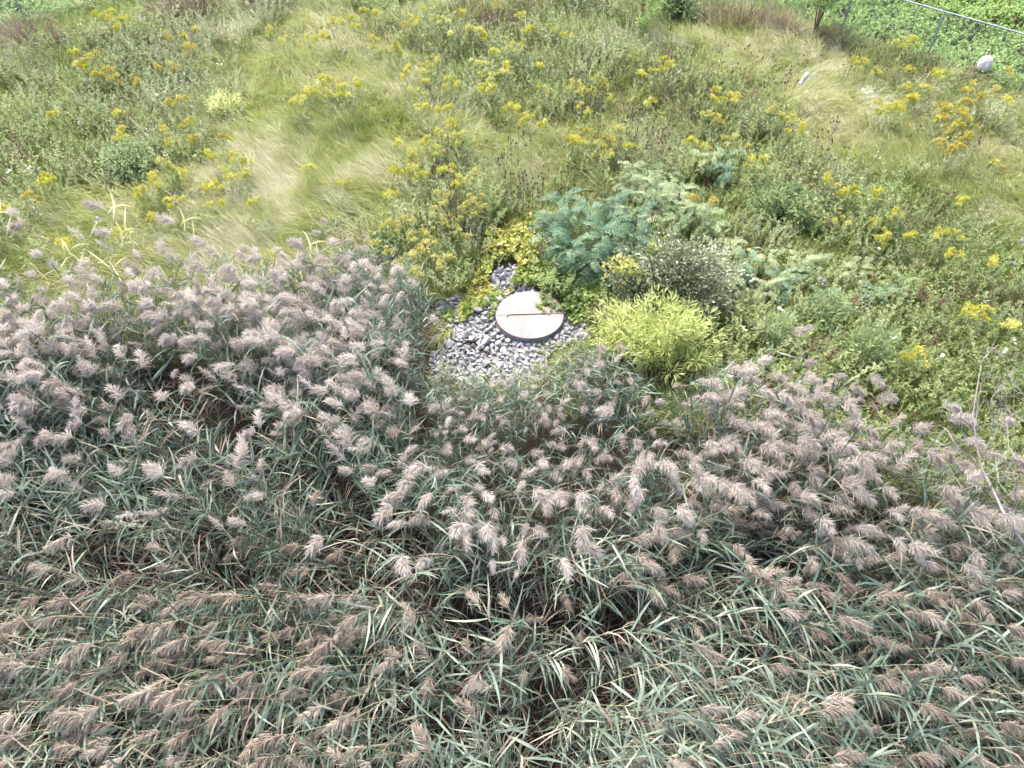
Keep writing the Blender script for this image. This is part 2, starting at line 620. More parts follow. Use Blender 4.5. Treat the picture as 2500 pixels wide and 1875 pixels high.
def reed_parts(seed, h, lean0, lean1, plume=True, side=0.0, puff=1.0, nleaf=11, wind=(0, 0, 0), nod=70, dry=False):
    """one reed leaning towards +X: stem, leaves, plume"""
    g = np.random.default_rng(seed)
    n = 9
    pts = [np.zeros(3)]
    yaw = 0.0
    for i in range(n):
        s = (i + .5) / n
        th = R(lean0 + (lean1 - lean0) * s ** 1.4)
        yaw += g.normal() * 0.05
        pts.append(pts[-1] + h / n * np.array((math.sin(th) * math.cos(yaw), math.sin(th) * math.sin(yaw), math.cos(th))))
    pts = np.array(pts)
    T = norm(np.gradient(pts, axis=0))
    stem = tube(MB(), pts, np.linspace(.0055, .0028, n + 1), 3)
    # leaves
    lv = MB()
    s = np.sort(g.uniform(.28, .97, nleaf)) if nleaf else np.zeros(0)
    idx = s * n
    i0 = np.minimum(idx.astype(int), n - 1)
    fr = (idx - i0)[:, None]
    P = pts[i0] * (1 - fr) + pts[i0 + 1] * fr
    t = T[i0]
    az = np.arange(nleaf) * math.pi + g.normal(size=nleaf) * .7 + g.uniform(0, 6.28)
    a = norm(np.cross(t, np.array((0.2, 0.9, 0.1))))
    b = np.cross(t, a)
    outw = np.cos(az)[:, None] * a + np.sin(az)[:, None] * b
    w = np.asarray(wind, float)
    D = t * g.uniform(.2, 1.0, nleaf)[:, None] + outw * g.uniform(.5, 1.1, nleaf)[:, None] + w * .7 + g.normal(size=(nleaf, 3)) * .12
    L = g.uniform(.33, .58, nleaf) * (1 - .25 * np.abs(s - .6))
    W = g.uniform(.016, .030, nleaf)
    bend = -UP * (g.uniform(.1, 1.5, nleaf) ** 2)[:, None] + w * g.uniform(.2, 1.2, nleaf)[:, None] + g.normal(size=(nleaf, 3)) * .3
    dr = g.uniform(size=nleaf) < .17
    for mm, kk in ((0, ~dr), (1, dr)):
        blades(lv, P[kk], D[kk], L[kk], W[kk] * (.75 if mm else 1), 4, bend[kk] * (1.5 if mm else 1), [.45, .95, 1.0, .62, .04], g=g, jit=.75, mat=mm)
    pl = None
    if plume:
        pl = MB()
        m = 9
        pl_len = g.uniform(.22, .36)
        th = R(lean1)
        q = [pts[-1]]
        for i in range(m):
            th = R(lean1 + (nod - 0) * ((i + 1) / m) ** 1.1)
            th = min(th, R(158))
            q.append(q[-1] + pl_len / m * np.array((math.sin(th) * math.cos(yaw), math.sin(th) * math.sin(yaw), math.cos(th))))
        q = np.array(q)
        tq = norm(np.gradient(q, axis=0))
        tube(pl, q, np.linspace(.003, .0012, m + 1), 3)
        nb = int(175 * puff)
        u = g.uniform(0, .97, nb) ** .9
        k = np.minimum((u * m).astype(int), m - 1)
        f2 = (u * m - k)[:, None]
        Pb = q[k] * (1 - f2) + q[k + 1] * f2
        tb = tq[k]
        ou = norm(np.cross(tb, g.normal(size=(nb, 3))))
        Db = tb * g.uniform(.5, 1.0, nb)[:, None] + ou * g.uniform(.35, 1.05, nb)[:, None] * puff + w * .35 - UP * .15
        Lb = g.uniform(.08, .16, nb) * (1.1 - .5 * u) * (.7 + .4 * puff)
        bd = -UP * g.uniform(.7, 2.0, nb)[:, None] + w * .8 + g.normal(size=(nb, 3)) * .3
        blades(pl, Pb, Db, Lb, g.uniform(.0048, .008, nb), 3, bd, [.35, 1.0, .9, .15], g=g, jit=1.5)
    return stem, lv, pl


def grass_tuft(seed, n=90, spread=.16, l0=.35, l1=.7, flow=1.0, w=.0055):
    g = np.random.default_rng(seed)
    mb = MB()
    a = g.uniform(0, 6.28, n)
    r = spread * np.sqrt(g.uniform(0, 1, n))
    P = np.stack([r * np.cos(a), r * np.sin(a), np.zeros(n)], -1)
    D = np.stack([.3 * np.cos(a) + .35 * flow, .3 * np.sin(a), np.full(n, 1.0)], -1) + g.normal(size=(n, 3)) * .16
    bend = np.stack([g.uniform(.5, 1.9, n) * flow, g.normal(size=n) * .35, -g.uniform(.5, 1.7, n)], -1)
    blades(mb, P, D, g.uniform(l0, l1, n), g.uniform(.7, 1.3, n) * w, 5, bend, [.8, 1, .9, .75, .5, .08], g=g, jit=1.0)
    m = n // 9
    a = g.uniform(0, 6.28, m)
    P = np.stack([spread * np.cos(a), spread * np.sin(a), 0 * a], -1) * g.uniform(.2, 1, m)[:, None]
    D = np.stack([.25 * flow + 0 * a, 0 * a, 1 + 0 * a], -1) + g.normal(size=(m, 3)) * .2
    blades(mb, P, D, g.uniform(l0 * 1.1, l1 * 1.15, m), w * .9, 4, np.array((.4 * flow, 0, -.25)), [.5, .5, .6, 1.5, .3], g=g, jit=1.0)
    return mb


def weed_plant(seed, stems=6, h0=.4, h1=.75, spread=.16, leaf=(.045, .09), lw=.02, per=24, droop=.6, tip=True):
    """bunch of leafy stems"""
    g = np.random.default_rng(seed)
    st, lf = MB(), MB()
    for i in range(stems):
        a = g.uniform(0, 6.28)
        r = spread * math.sqrt(g.uniform())
        h = g.uniform(h0, h1)
        base = np.array((r * math.cos(a), r * math.sin(a), 0))
        lean = np.array((math.cos(a) * .22 + g.normal() * .1 + .12, math.sin(a) * .22 + g.normal() * .1, 0))
        pts = np.array([base + lean * h * s * s + UP * h * s for s in np.linspace(0, 1, 4)])
        tube(st, pts, np.linspace(.005, .002, 4), 3)
        s = g.uniform(.22, 1.0, per) ** .75
        P = base + lean * (h * s * s)[:, None] + UP * (h * s)[:, None]
        az = g.uniform(0, 6.28, per)
        up = .15 + 1.1 * s ** 3
        D = np.stack([np.cos(az), np.sin(az), up], -1)
        L = g.uniform(*leaf, per) * (1.15 - .45 * s)
        blades(lf, P, D, L, L * 0 + lw * g.uniform(.7, 1.3, per), 2, -UP * g.uniform(0, droop * 2, per)[:, None], [.35, 1, .1], g=g, jit=.35)
    return st, lf


def golden_head(seed, size=.16):
    """arching side branches crowded with small yellow florets"""
    g = np.random.default_rng(seed)
    mb = MB()
    nb = 9
    for i in range(nb):
        a = i * 2.4 + g.normal() * .3
        s = i / nb
        P0 = np.array((0, 0, size * 1.2 * s))
        L = size * (1.05 - .65 * s)
        m = 22
        u = np.sort(g.uniform(0.1, 1, m))
        rad = L * np.sin(u * 1.3)
        P = P0 + np.stack([np.cos(a) * rad, np.sin(a) * rad, L * .55 * np.sin(u * 2.3)], -1) + g.normal(size=(m, 3)) * .009
        D = g.normal(size=(m, 3)) + UP * .9
        blades(mb, P, D, g.uniform(.016, .026, m), g.uniform(.011, .017, m), 2, None, [.5, 1, .5], g=g, jit=1.0)
    return mb


def bush_parts(seed, rx, ry, h, nshoot, leaves_per, leaf_l, leaf_w, lift=.9, droop=.8, z0=.1, trunk_r=.02, along=.5, drift=(0, 0, 0), leaf_seg=2, flat=.5, tight=.11):
    """woody bush: stems rising from the base into many leafy shoots; returns (stems, leaves)"""
    g = np.random.default_rng(seed)
    st, lf = MB(), MB()
    for i in range(nshoot):
        a = g.uniform(0, 6.28)
        rr = math.sqrt(g.uniform(0, 1))
        hh = h * (1 - .45 * rr ** 2.2) * g.uniform(.72, 1.08)
        tip = np.array((rx * rr * math.cos(a), ry * rr * math.sin(a), hh)) + np.asarray(drift) * g.uniform(.3, 1.0)
        b0 = np.array((rx * .12 * math.cos(a) * g.uniform(), ry * .12 * math.sin(a) * g.uniform(), 0))
        c = b0 * .5 + tip * .5 + UP * h * .16 * lift
        t = np.linspace(0, 1, 6)[:, None]
        pts = (1 - t) ** 2 * b0 + 2 * t * (1 - t) * c + t * t * tip
        tube(st, pts, np.linspace(trunk_r * g.uniform(.5, 1), trunk_r * .12, 6), 4)
        s = along + (1 - along) * g.uniform(0, 1, leaves_per) ** .8
        sc = s[:, None]
        P = (1 - sc) ** 2 * b0 + 2 * sc * (1 - sc) * c + sc * sc * tip
        tang = norm(2 * (1 - sc) * (c - b0) + 2 * sc * (tip - c))
        off = g.normal(size=(leaves_per, 3))
        tw = tight * h * (1.1 - .5 * s)[:, None]
        P = P + off * tw * np.array((1, 1, .8)) + UP * 0
        P[:, 2] = np.maximum(P[:, 2], z0 * g.uniform(.3, 1, leaves_per))
        D = tang * .5 + norm(off) * .8 + g.normal(size=(leaves_per, 3)) * .25 + np.asarray(drift)
        L = g.uniform(.7, 1.25, leaves_per) * leaf_l
        blades(lf, P, D, L, g.uniform(.8, 1.2, leaves_per) * leaf_w, leaf_seg, -UP * g.uniform(0, droop * 2, leaves_per)[:, None],
               [.3, 1, .08] if leaf_seg == 2 else [.3, 1, .8, .05], g=g, jit=flat)
    return st, lf


def frond_mesh(seed, pairs=9, L=.44):
    """one pinnate sumac leaf along +X, arching down, leaflets in pairs"""
    g = np.random.default_rng(seed)
    mb = MB()
    n = 8
    pts = [np.zeros(3)]
    th = R(35)
    curl = g.uniform(70, 110)
    for i in range(n):
        th = R(35 - curl * (i / n))
        pts.append(pts[-1] + L / n * np.array((math.cos(th), 0.02 * g.normal(), math.sin(th))))
    pts = np.array(pts)
    tube(mb, pts, np.linspace(.0045, .0018, n + 1), 3)
    T = norm(np.gradient(pts, axis=0))
    s = np.linspace(.16, .98, pairs)
    s = np.concatenate([s, s, [1.0]])
    sg = np.concatenate([np.ones(pairs), -np.ones(pairs), [0]])
    k = np.minimum((s * n).astype(int), n - 1)
    fr = (s * n - k)[:, None]
    P = pts[k] * (1 - fr) + pts[k + 1] * fr
    D = T[k] * .55 + np.stack([sg * 0, sg, sg * 0], -1) + g.normal(size=(len(s), 3)) * .08
    Ls = .105 * (1 - .75 * np.abs(s - .5) ** 2 * 1.6) * g.uniform(.9, 1.1, len(s))
    rf = np.cross(T[k], np.array((0, 1.0, 0))) * -1 + g.normal(size=(len(s), 3)) * .15
    rf = np.where(rf[:, 2:3] < 0, -rf, rf)
    blades(mb, P, D, Ls * 1.12, .025, 2, -UP * .55, [.55, 1, .08], ref=rf, g=g)
    return mb


def vine_leaf(mb, P, nrm, size, az, mat=0):
    """heart-shaped leaves, 5 corners plus a raised midpoint, vectorised"""
    n = len(P)
    nrm = norm(nrm)
    a = norm(np.cross(nrm, np.stack([np.cos(az), np.sin(az), 0 * az], -1)))
    b = np.cross(nrm, a)
    shp = np.array(((0, -.12), (.5, -.38), (.62, .12), (0, .78), (-.62, .12), (-.5, -.38)))
    V = []
    for i, (u, v) in enumerate(shp):
        lift = -.16 if abs(u) > .1 else (.03 if v < 0 else -.15)
        V.append(P + size[:, None] * (u * a + v * b + lift * nrm))
    V = np.stack(V, 1).reshape(-1, 3)
    base = np.arange(n)[:, None] * 6
    mb.add(V, np.concatenate([base + np.array((0, 1, 2, 3)), base + np.array((0, 3, 4, 5))]), mat)
    return mb


# ------------------------------------------------------------------ places near the lid
LID_C = at(1293, 767, .17)
LID_R = .605


def P_(pl, z=.03):
    return [at(u, v, z)[:2] for u, v in pl]


stone_poly = P_([(1060, 735), (1115, 718), (1195, 735), (1205, 660), (1262, 650), (1262, 690), (1300, 700), (1420, 790), (1450, 815), (1420, 850), (1340, 860),
                 (1325, 925), (1250, 960), (1150, 955), (1095, 935), (1045, 895), (1058, 860), (1085, 830), (1075, 790)])
vine_A = P_([(1125, 800), (1118, 750), (1150, 712), (1190, 690), (1215, 705), (1222, 728), (1208, 745), (1190, 750), (1160, 765)])
vine_A2 = P_([(1190, 790), (1195, 755), (1220, 720), (1250, 700), (1262, 705), (1225, 735), (1208, 775)])
vine_B = P_([(1150, 715), (1175, 660), (1190, 590), (1230, 560), (1300, 540), (1320, 590), (1310, 655), (1270, 668), (1255, 640), (1205, 650), (1195, 690)])
vine_C = P_([(1245, 705), (1262, 668), (1310, 640), (1380, 630), (1470, 640), (1500, 680), (1480, 730), (1440, 790), (1400, 800), (1380, 770), (1376, 740), (1350, 715), (1300, 705)])
vine_D = P_([(1068, 775), (1105, 752), (1112, 790), (1085, 800)])
vine_E = P_([(1066, 822), (1100, 802), (1100, 835), (1072, 842)])
no_mead = [stone_poly, vine_A, vine_B, vine_C]


def keep_clear(x, y):
    k = np.hypot(x - LID_C[0], y - LID_C[1]) < LID_R + .12
    for p in no_mead:
        k |= inpoly(x, y, p)
    return k


fringe_poly = P_([(870, 640), (960, 690), (1062, 745), (1072, 830), (1045, 895), (1100, 945), (1200, 965), (1330, 935), (1420, 870), (1520, 930), (1560, 1010), (1350, 1090), (1050, 1080), (880, 880)], .3)

# bushes occupy these discs: (x, y, r)
bush_discs = []

# ------------------------------------------------------------------ the round lidded riser
def build_lid():
    root = bpy.data.objects.new('access_chamber', None)
    COL.objects.link(root)
    root.location = (LID_C[0], LID_C[1], 0)
    root.rotation_euler = (0, 0, R(2.5))
    tag(root, 'round access chamber with pale pink two-part lid and corrugated metal rim among grey stones', 'manhole')
    zt = .17
    # corrugated ring wall
    mb = MB()
    n = 96
    ang = np.arange(n) * 2 * math.pi / n
    prof = [(LID_R - .05, -.1), (LID_R - .035, -.1)]
    prof += [(LID_R - .030 + .010 * math.sin(z * 210), z) for z in np.linspace(-.10, zt - .030, 14)]
    prof += [(LID_R - .004, zt - .028), (LID_R - .004, zt - .012), (LID_R - .03, zt - .012), (LID_R - .06, zt - .014)]
    V = np.array([[(r * math.cos(a), r * math.sin(a), z) for a in ang] for r, z in prof]).reshape(-1, 3)
    F = []
    for i in range(len(prof) - 1):
        for j in range(n):
            k = (j + 1) % n
            F.append((i * n + j, i * n + k, (i + 1) * n + k, (i + 1) * n + j))
    mb.add(V, F)
    ring = obj('rim', mb.mesh('rim', M['galv']), root)
    tag(ring, 'corrugated galvanised steel rim')
    # shade in the punched rim holes, painted as dark discs set slightly proud
    hole = MB()
    a8 = np.arange(8) * math.pi / 4
    hv = np.stack([0 * a8, .011 * np.cos(a8), .011 * np.sin(a8)], -1)
    hole.add(np.concatenate([hv, hv + (.004, 0, 0)]), [(0, 1, 9, 8), (1, 2, 10, 9), (2, 3, 11, 10), (3, 4, 12, 11), (4, 5, 13, 12), (5, 6, 14, 13), (6, 7, 15, 14), (7, 0, 8, 15)])
    hole.add(hv + (.004, 0, 0), [(0, 1, 2, 3, 4, 5, 6, 7)])
    hm = hole.mesh('dark_hole_disc', M['dark_hole_disc'], False)
    for k in range(30):
        a = k * 2 * math.pi / 30 + .05
        b = obj('dark_hole_disc', hm, ring, ((LID_R - .019) * math.cos(a), (LID_R - .019) * math.sin(a), .062), (0, 0, a))
    # two half plates with a seam
    def plate(sgn):
        mb = MB()
        nn = 48
        gap = .004
        a0 = math.asin(gap / LID_R)
        aa = np.linspace(a0, math.pi - a0, nn)
        if sgn < 0:
            aa = -aa[::-1]
        rim = np.stack([LID_R * np.cos(aa), LID_R * np.sin(aa)], -1)
        bev = .004
        inr = np.stack([(LID_R - bev) * np.cos(aa), (LID_R - bev) * np.sin(aa)], -1)
        inr[:, 1] = np.where(np.abs(inr[:, 1]) < gap + bev, sgn * (gap + bev), inr[:, 1])
        lo = np.c_[rim, np.full(nn, zt - .010)]
        mi = np.c_[rim, np.full(nn, zt - bev)]
        hi = np.c_[inr, np.full(nn, zt)]
        V = np.concatenate([lo, mi, hi])
        F = []
        for i in range(nn):
            j = (i + 1) % nn
            F += [(i, j, nn + j, nn + i), (nn + i, nn + j, 2 * nn + j, 2 * nn + i)]
        mb.add(V, F)
        mb.add(hi, [list(range(nn))])
        return mb
    for sgn in (1, -1):
        o = obj('lid_plate', plate(sgn).mesh('lid_plate', M['lid'], False), root)
        tag(o, 'stained far half of the lid' if sgn > 0 else 'chalky near half of the lid')
    # locking bar over the seam with a staple at each end
    mb = MB()
    box(mb, (-.02, 0.0, zt + .012), (.72, .022, .016))
    bar = obj('hinge_bar', mb.mesh('hinge_bar', M['lid'], False), root)
    for x in (-.40, .34):
        mb = MB()
        box(mb, (x, 0, zt + .006), (.05, .06, .011))
        box(mb, (x, -.02, zt + .028), (.022, .012, .036))
        box(mb, (x, .02, zt + .028), (.022, .012, .036))
        box(mb, (x, 0, zt + .050), (.022, .056, .010))
        obj('bracket', mb.mesh('bracket', M['galv'], False), root)


build_lid()

# ------------------------------------------------------------------ stones
def build_stones():
    import bmesh
    g = np.random.default_rng(11)
    metas = []
    for k in range(14):
        bm = bmesh.new()
        ax = np.array((1, g.uniform(.62, .95), g.uniform(.5, .78)))
        for i in range(12):
            d = g.normal(size=3)
            d /= np.linalg.norm(d)
            d = np.sign(d) * np.abs(d) ** .72
            d = d / max(1e-6, np.linalg.norm(d)) * g.uniform(.86, 1.08)
            bm.verts.new(d * ax * .5)
        r = bmesh.ops.convex_hull(bm, input=bm.verts)
        bmesh.ops.delete(bm, geom=[v for v in bm.verts if not v.link_faces], context='VERTS')
        bmesh.ops.bevel(bm, geom=bm.edges[:], offset=.035, segments=1, affect='EDGES', profile=.5)
        me = bpy.data.meshes.new('stone')
        bm.to_mesh(me)
        bm.free()
        me.materials.append(M['stone'])
        metas.append(me)
    bed = MB()
    c = np.mean(stone_poly, axis=0)
    n = len(stone_poly)
    V = [(p[0], p[1], float(gz(p[0], p[1])) + .012) for p in stone_poly]
    import mathutils
    tris = mathutils.geometry.tessellate_polygon([[Vector((v[0], v[1], 0)) for v in V]])
    bed.add(V, [list(t) for t in tris])
    bed_mat = solid_mat('stone_bed_dirt', [(.13, .125, .125), (.22, .213, .216)], scale=9, rough=0.95, bump=0.5)
    bo = obj('stone_bed', bed.mesh('stone_bed', bed_mat))
    tag(bo, 'bed of loose grey limestone pieces around the round lid', None, None, 'structure')
    xs = [p[0] for p in stone_poly]
    ys = [p[1] for p in stone_poly]
    placed = []
    tries = 0
    while tries < 16000 and len(placed) < 620:
        tries += 1
        x, y = g.uniform(min(xs), max(xs)), g.uniform(min(ys), max(ys))
        if not inpoly(x, y, stone_poly) or math.hypot(x - LID_C[0], y - LID_C[1]) < LID_R + .02:
            continue
        s = float(np.clip(g.lognormal(math.log(.155), .24), .10, .24))
        if tries > 5000:
            s = min(s, .13)
        ok = True
        for q in placed:
            if (q[0] - x) ** 2 + (q[1] - y) ** 2 < (.315 * (q[2] + s)) ** 2:
                ok = False
                break
        if ok:
            placed.append((x, y, s))
    def hidden(p):
        return any(inpoly(p[0], p[1], q) for q in (vine_A, vine_B, vine_C))
    placed.sort(key=lambda p: (bool(hidden(p)), -p[2]))
    rest = MB()
    for i, (x, y, s) in enumerate(placed):
        me = metas[g.integers(len(metas))]
        z = float(gz(x, y)) + s * g.uniform(.16, .42)
        rot = (g.normal() * .35, g.normal() * .35, g.uniform(0, 6.28))
        if i < 300:
            obj('stone', me, bo, (x, y, z), rot, s)
        else:
            mt = Matrix.LocRotScale(Vector((x, y, z)), __import__('mathutils').Euler(rot), Vector((s, s, s)))
            vs = np.array([mt @ v.co for v in me.vertices])
            for pl in me.polygons:
                pass
            for k in set(len(p.vertices) for p in me.polygons):
                fs = [list(p.vertices) for p in me.polygons if len(p.vertices) == k]
                rest.add(vs, fs)
    # a lower layer of small chips filling the gaps
    for k in range(1700):
        x, y = g.uniform(min(xs), max(xs)), g.uniform(min(ys), max(ys))
        if not inpoly(x, y, stone_poly) or math.hypot(x - LID_C[0], y - LID_C[1]) < LID_R - .02:
            continue
        me = metas[g.integers(len(metas))]
        s = g.uniform(.06, .10)
        mt = Matrix.LocRotScale(Vector((x, y, float(gz(x, y)) + g.uniform(.01, .05))), __import__('mathutils').Euler((g.normal(), g.normal(), g.uniform(0, 6))), Vector((s, s, s)))
        vs = np.array([mt @ v.co for v in me.vertices])
        for kk in set(len(p.vertices) for p in me.polygons):
            rest.add(vs, [list(p.vertices) for p in me.polygons if len(p.vertices) == kk])
    o = obj('small_stones', rest.mesh('small_stones', M['stone'], False), bo)
    o['kind'] = 'stuff'


build_stones()

# ------------------------------------------------------------------ creeping vines
def vine_patch(name, poly, n, hmax, mat, label, seed, smin=.045, smax=.07):
    g = np.random.default_rng(seed)
    xs, ys = [p[0] for p in poly], [p[1] for p in poly]
    P = []
    while len(P) < n:
        x, y = g.uniform(min(xs), max(xs), 400), g.uniform(min(ys), max(ys), 400)
        k = inpoly(x, y, poly) & (np.hypot(x - LID_C[0], y - LID_C[1]) > LID_R - .03)
        P += list(zip(x[k], y[k]))
    P = np.array(P[:n])
    hump = hmax * (.45 + .55 * np.clip(.5 + .6 * noise2(P[:, 0], P[:, 1], 2.2, 2), 0, 1))
    z = gz(P[:, 0], P[:, 1]) + hump * np.sqrt(g.uniform(.08, 1, n))
    inside = np.hypot(P[:, 0] - LID_C[0], P[:, 1] - LID_C[1]) < LID_R + .05
    z = np.where(inside, np.maximum(z, .19), z)
    P3 = np.c_[P, z]
    mb = vine_leaf(MB(), P3, np.array((0, -.25, 1.0)) + g.normal(size=(n, 3)) * .6, g.uniform(smin, smax, n), g.uniform(0, 6.28, n))
    c = P3.mean(0)
    c[2] = 0
    root = bpy.data.objects.new(name, None)
    COL.objects.link(root)
    root.location = [float(a) for a in c]
    tag(root, label, 'vine', 'vines creeping round the lid')
    st = MB()
    for k in range(14):
        i = g.integers(n)
        q = [P3[i] * (1, 1, .6)]
        a = g.uniform(0, 6.28)
        for s in range(6):
            a += g.normal() * .5
            nx = q[-1] + np.array((math.cos(a), math.sin(a), 0)) * .08
            if not inpoly(nx[0], nx[1], poly):
                a += math.pi
                nx = q[-1] + np.array((math.cos(a), math.sin(a), 0)) * .05
            nx[2] = float(gz(nx[0], nx[1])) + hmax * .35 * g.uniform(.5, 1)
            q.append(nx)
        obj('stem', tube(MB(), np.array(q) - c, .004, 3).mesh('stem', M['bark_red']), root)
    for v in mb.v:
        v -= c
    o = obj('foliage', mb.mesh('foliage', mat), root)
    o['kind'] = 'stuff'
    return root


vine_patch('creeping_vine', vine_A, 900, .20, M['vine'], 'yellow-green creeping vine spread over the stones left of the round lid', 21)
vine_patch('creeping_vine', vine_A2, 170, .10, M['vine'], 'thin strand of yellow-green vine hugging the left edge of the round lid', 22)
vine_patch('creeping_vine', vine_B, 1900, .42, M['vine'], 'golden yellow vine piled up behind the stone path beyond the lid', 23)
vine_patch('creeping_vine', vine_C, 2500, .30, M['vine_green'], 'dense green and yellow vine bank behind and right of the round lid', 24)
vine_patch('creeping_vine', vine_D, 150, .14, M['vine_green'], 'small bright green vine tuft at the left edge of the stones', 25)
vine_patch('creeping_vine', vine_E, 110, .12, M['vine'], 'smallest vine tuft, yellowish, beside the grey stones and reeds', 26)


def draped_vine():
    g = np.random.default_rng(31)
    z = .19
    path = np.array([at(u, v, z) for u, v in ((1322, 700), (1326, 722), (1334, 740), (1352, 752), (1376, 756), (1392, 752))])
    br = np.array([at(u, v, z) for u, v in ((1332, 738), (1322, 748), (1312, 752))])
    root = bpy.data.objects.new('trailing_vine', None)
    COL.objects.link(root)
    root.location = [float(a) for a in path[0]]
    tag(root, 'green vine strand trailing across the right half of the pink lid', 'vine', 'vines creeping round the lid')
    st = MB()
    tube(st, path - path[0], .005, 3)
    tube(st, np.concatenate([path[2:3], br]) - path[0], .004, 3)
    obj('stem', st.mesh('stem', M['bark_red']), root)
    lm = vine_leaf(MB(), np.zeros((1, 3)), np.array(((0, 0, 1.0),)), np.array((.07,)), np.array((0.0,))).mesh('leaf', M['vine_green'])
    allp = [(path, 46), (br, 12)]
    for pp, k in allp:
        d = np.linspace(0, len(pp) - 1.001, k)
        for t in d:
            i = int(t)
            q = pp[i] * (1 - t + i) + pp[i + 1] * (t - i) + np.array((g.normal() * .05, g.normal() * .05, abs(g.normal()) * .03 + .015))
            obj('leaf', lm, root, q - path[0], (g.normal() * .35, g.normal() * .35, g.uniform(0, 6.28)), g.uniform(.75, 1.15))


draped_vine()

# ------------------------------------------------------------------ the fence
def build_fence():
    Rp = lambda k: np.array((9.25 + 1.77 * k, 21.0 - 1.64 * k))
    Lp = lambda k: np.array((-14.1 + 2.15 * k, 21.9 + 1.6 * k))
    H = 1.35
    def run(pts, label):
        root = bpy.data.objects.new('chain_link_fence', None)
        COL.objects.link(root)
        p0 = pts[0]
        root.location = (p0[0], p0[1], 0)
        tag(root, label, 'fence', 'chain-link fence round the meadow')
        for p in pts:
            mb = MB()
            z0 = float(gz(*p)) - .1
            tube(mb, np.array([(0, 0, z0), (0, 0, H * .5), (0, 0, H - .02), (0, 0, H + .02)]), [.024, .024, .024, .012], 8)
            obj('post', mb.mesh('post', M['fence_steel']), root, (p[0] - p0[0], p[1] - p0[1], 0))
        for a, b in zip(pts[:-1], pts[1:]):
            mb = MB()
            A = np.array((*(a - p0), H + .035))
            B = np.array((*(b - p0), H + .035))
            tube(mb, np.array([A, A * .5 + B * .5, B]), .019, 8)
            obj('top_rail', mb.mesh('top_rail', M['fence_steel']), root)
        mb = MB()
        w = .0025
        for a, b in zip(pts[:-1], pts[1:]):
            u = np.array((*(b - a), 0))
            Ls = np.linalg.norm(u)
            u = u / Ls
            nrm = np.array((-u[1], u[0], 0))
            h = H - .06
            st = .075
            for sg in (1, -1):
                for k in np.arange(-h, Ls, st):
                    # diagonal wire from (k, 0) to (k+h, h), clipped to the bay
                    t0, t1 = max(0, -k), min(h, Ls - k)
                    if t1 - t0 < .02:
                        continue
                    q0 = np.array((k + t0, t0))
                    q1 = np.array((k + t1, t1))
                    if sg < 0:
                        q0[0], q1[0] = Ls - q0[0], Ls - q1[0]
                    o = np.array((*(a - p0), .05)) + nrm * .004 * sg
                    A = o + u * q0[0] + UP * q0[1]
                    B = o + u * q1[0] + UP * q1[1]
                    d = norm(B - A)
                    s = np.cross(d, nrm) * w
                    t = nrm * w
                    mb.add([A - s, A + s * .5 + t, A + s * .5 - t, B - s, B + s * .5 + t, B + s * .5 - t], [(0, 1, 4, 3), (1, 2, 5, 4), (2, 0, 3, 5)])
        o = obj('wire_mesh', mb.mesh('wire_mesh', M['fence_steel']), root)
        o['kind'] = 'stuff'
    run([Rp(k) for k in range(-5, 5)], 'grey chain-link fence with top rail crossing the upper right corner')
    run([Lp(k) for k in range(-2, 6)], 'grey chain-link fence whose posts show in the upper left corner')


build_fence()

# ------------------------------------------------------------------ shrubs
def place_bush(name, base, rx, ry, h, mat, barkmat, label, cat='bush', group=None, seed=1, **kw):
    st, lf = bush_parts(seed, rx, ry, h, **kw)
    root = bpy.data.objects.new(name, None)
    COL.objects.link(root)
    root.location = (float(base[0]), float(base[1]), float(gz(base[0], base[1])))
    tag(root, label, cat, group)
    obj('stem', st.mesh('stem', barkmat), root)
    o = obj('crown', lf.mesh('crown', mat), root)
    bush_discs.append((base[0], base[1], max(rx, ry) * .62))
    return root


greyb = at(1625, 765, 0)
root = place_bush('grey_bush', greyb, 1.2, .95, 1.55, M['grey_leaf'], M['bark'], 'rounded silvery grey bush with small leaves right of the vine bank', seed=41,
                  nshoot=85, leaves_per=110, leaf_l=.058, leaf_w=.032, along=.35, droop=.4, flat=.7)
# yellow leaves caught in the grey bush
g41 = np.random.default_rng(42)
mb = MB()
Pv = np.concatenate([at(u, v, 1.0 if v < 660 else .7)[None] + g41.normal(size=(k, 3)) * (.10, .10, .09) for u, v, k in ((1598, 605, 60), (1615, 690, 42), (1505, 640, 45), (1540, 655, 20))])
cc = np.array((greyb[0], greyb[1], 0))
vine_leaf(mb, Pv - cc + (0, -.18, .10), np.array((0, -.5, 1.0)) + g41.normal(size=(len(Pv), 3)) * .5, g41.uniform(.05, .085, len(Pv)), g41.uniform(0, 6.28, len(Pv)))
o = bpy.data.objects.new('climbing_vine', None)
COL.objects.link(o)
o.location = cc
tag(o, 'climbing vine with yellow leaves scattered over the grey bush', 'vine')
obj('foliage', mb.mesh('foliage', M['vine']), o)['kind'] = 'stuff'
st = MB()
for pz in (Pv[10], Pv[80], Pv[115]):
    q = np.array([(pz[0] * s * .9, pz[1], 0) for s in (1,)])
    e = pz - cc + (0, -.18, .08)
    tube(st, np.array([(e[0] * .3, -.5, .0), (e[0] * .6, -.45, e[2] * .5), e]), .006, 3)
obj('stem', st.mesh('stem', M['bark_red']), o)

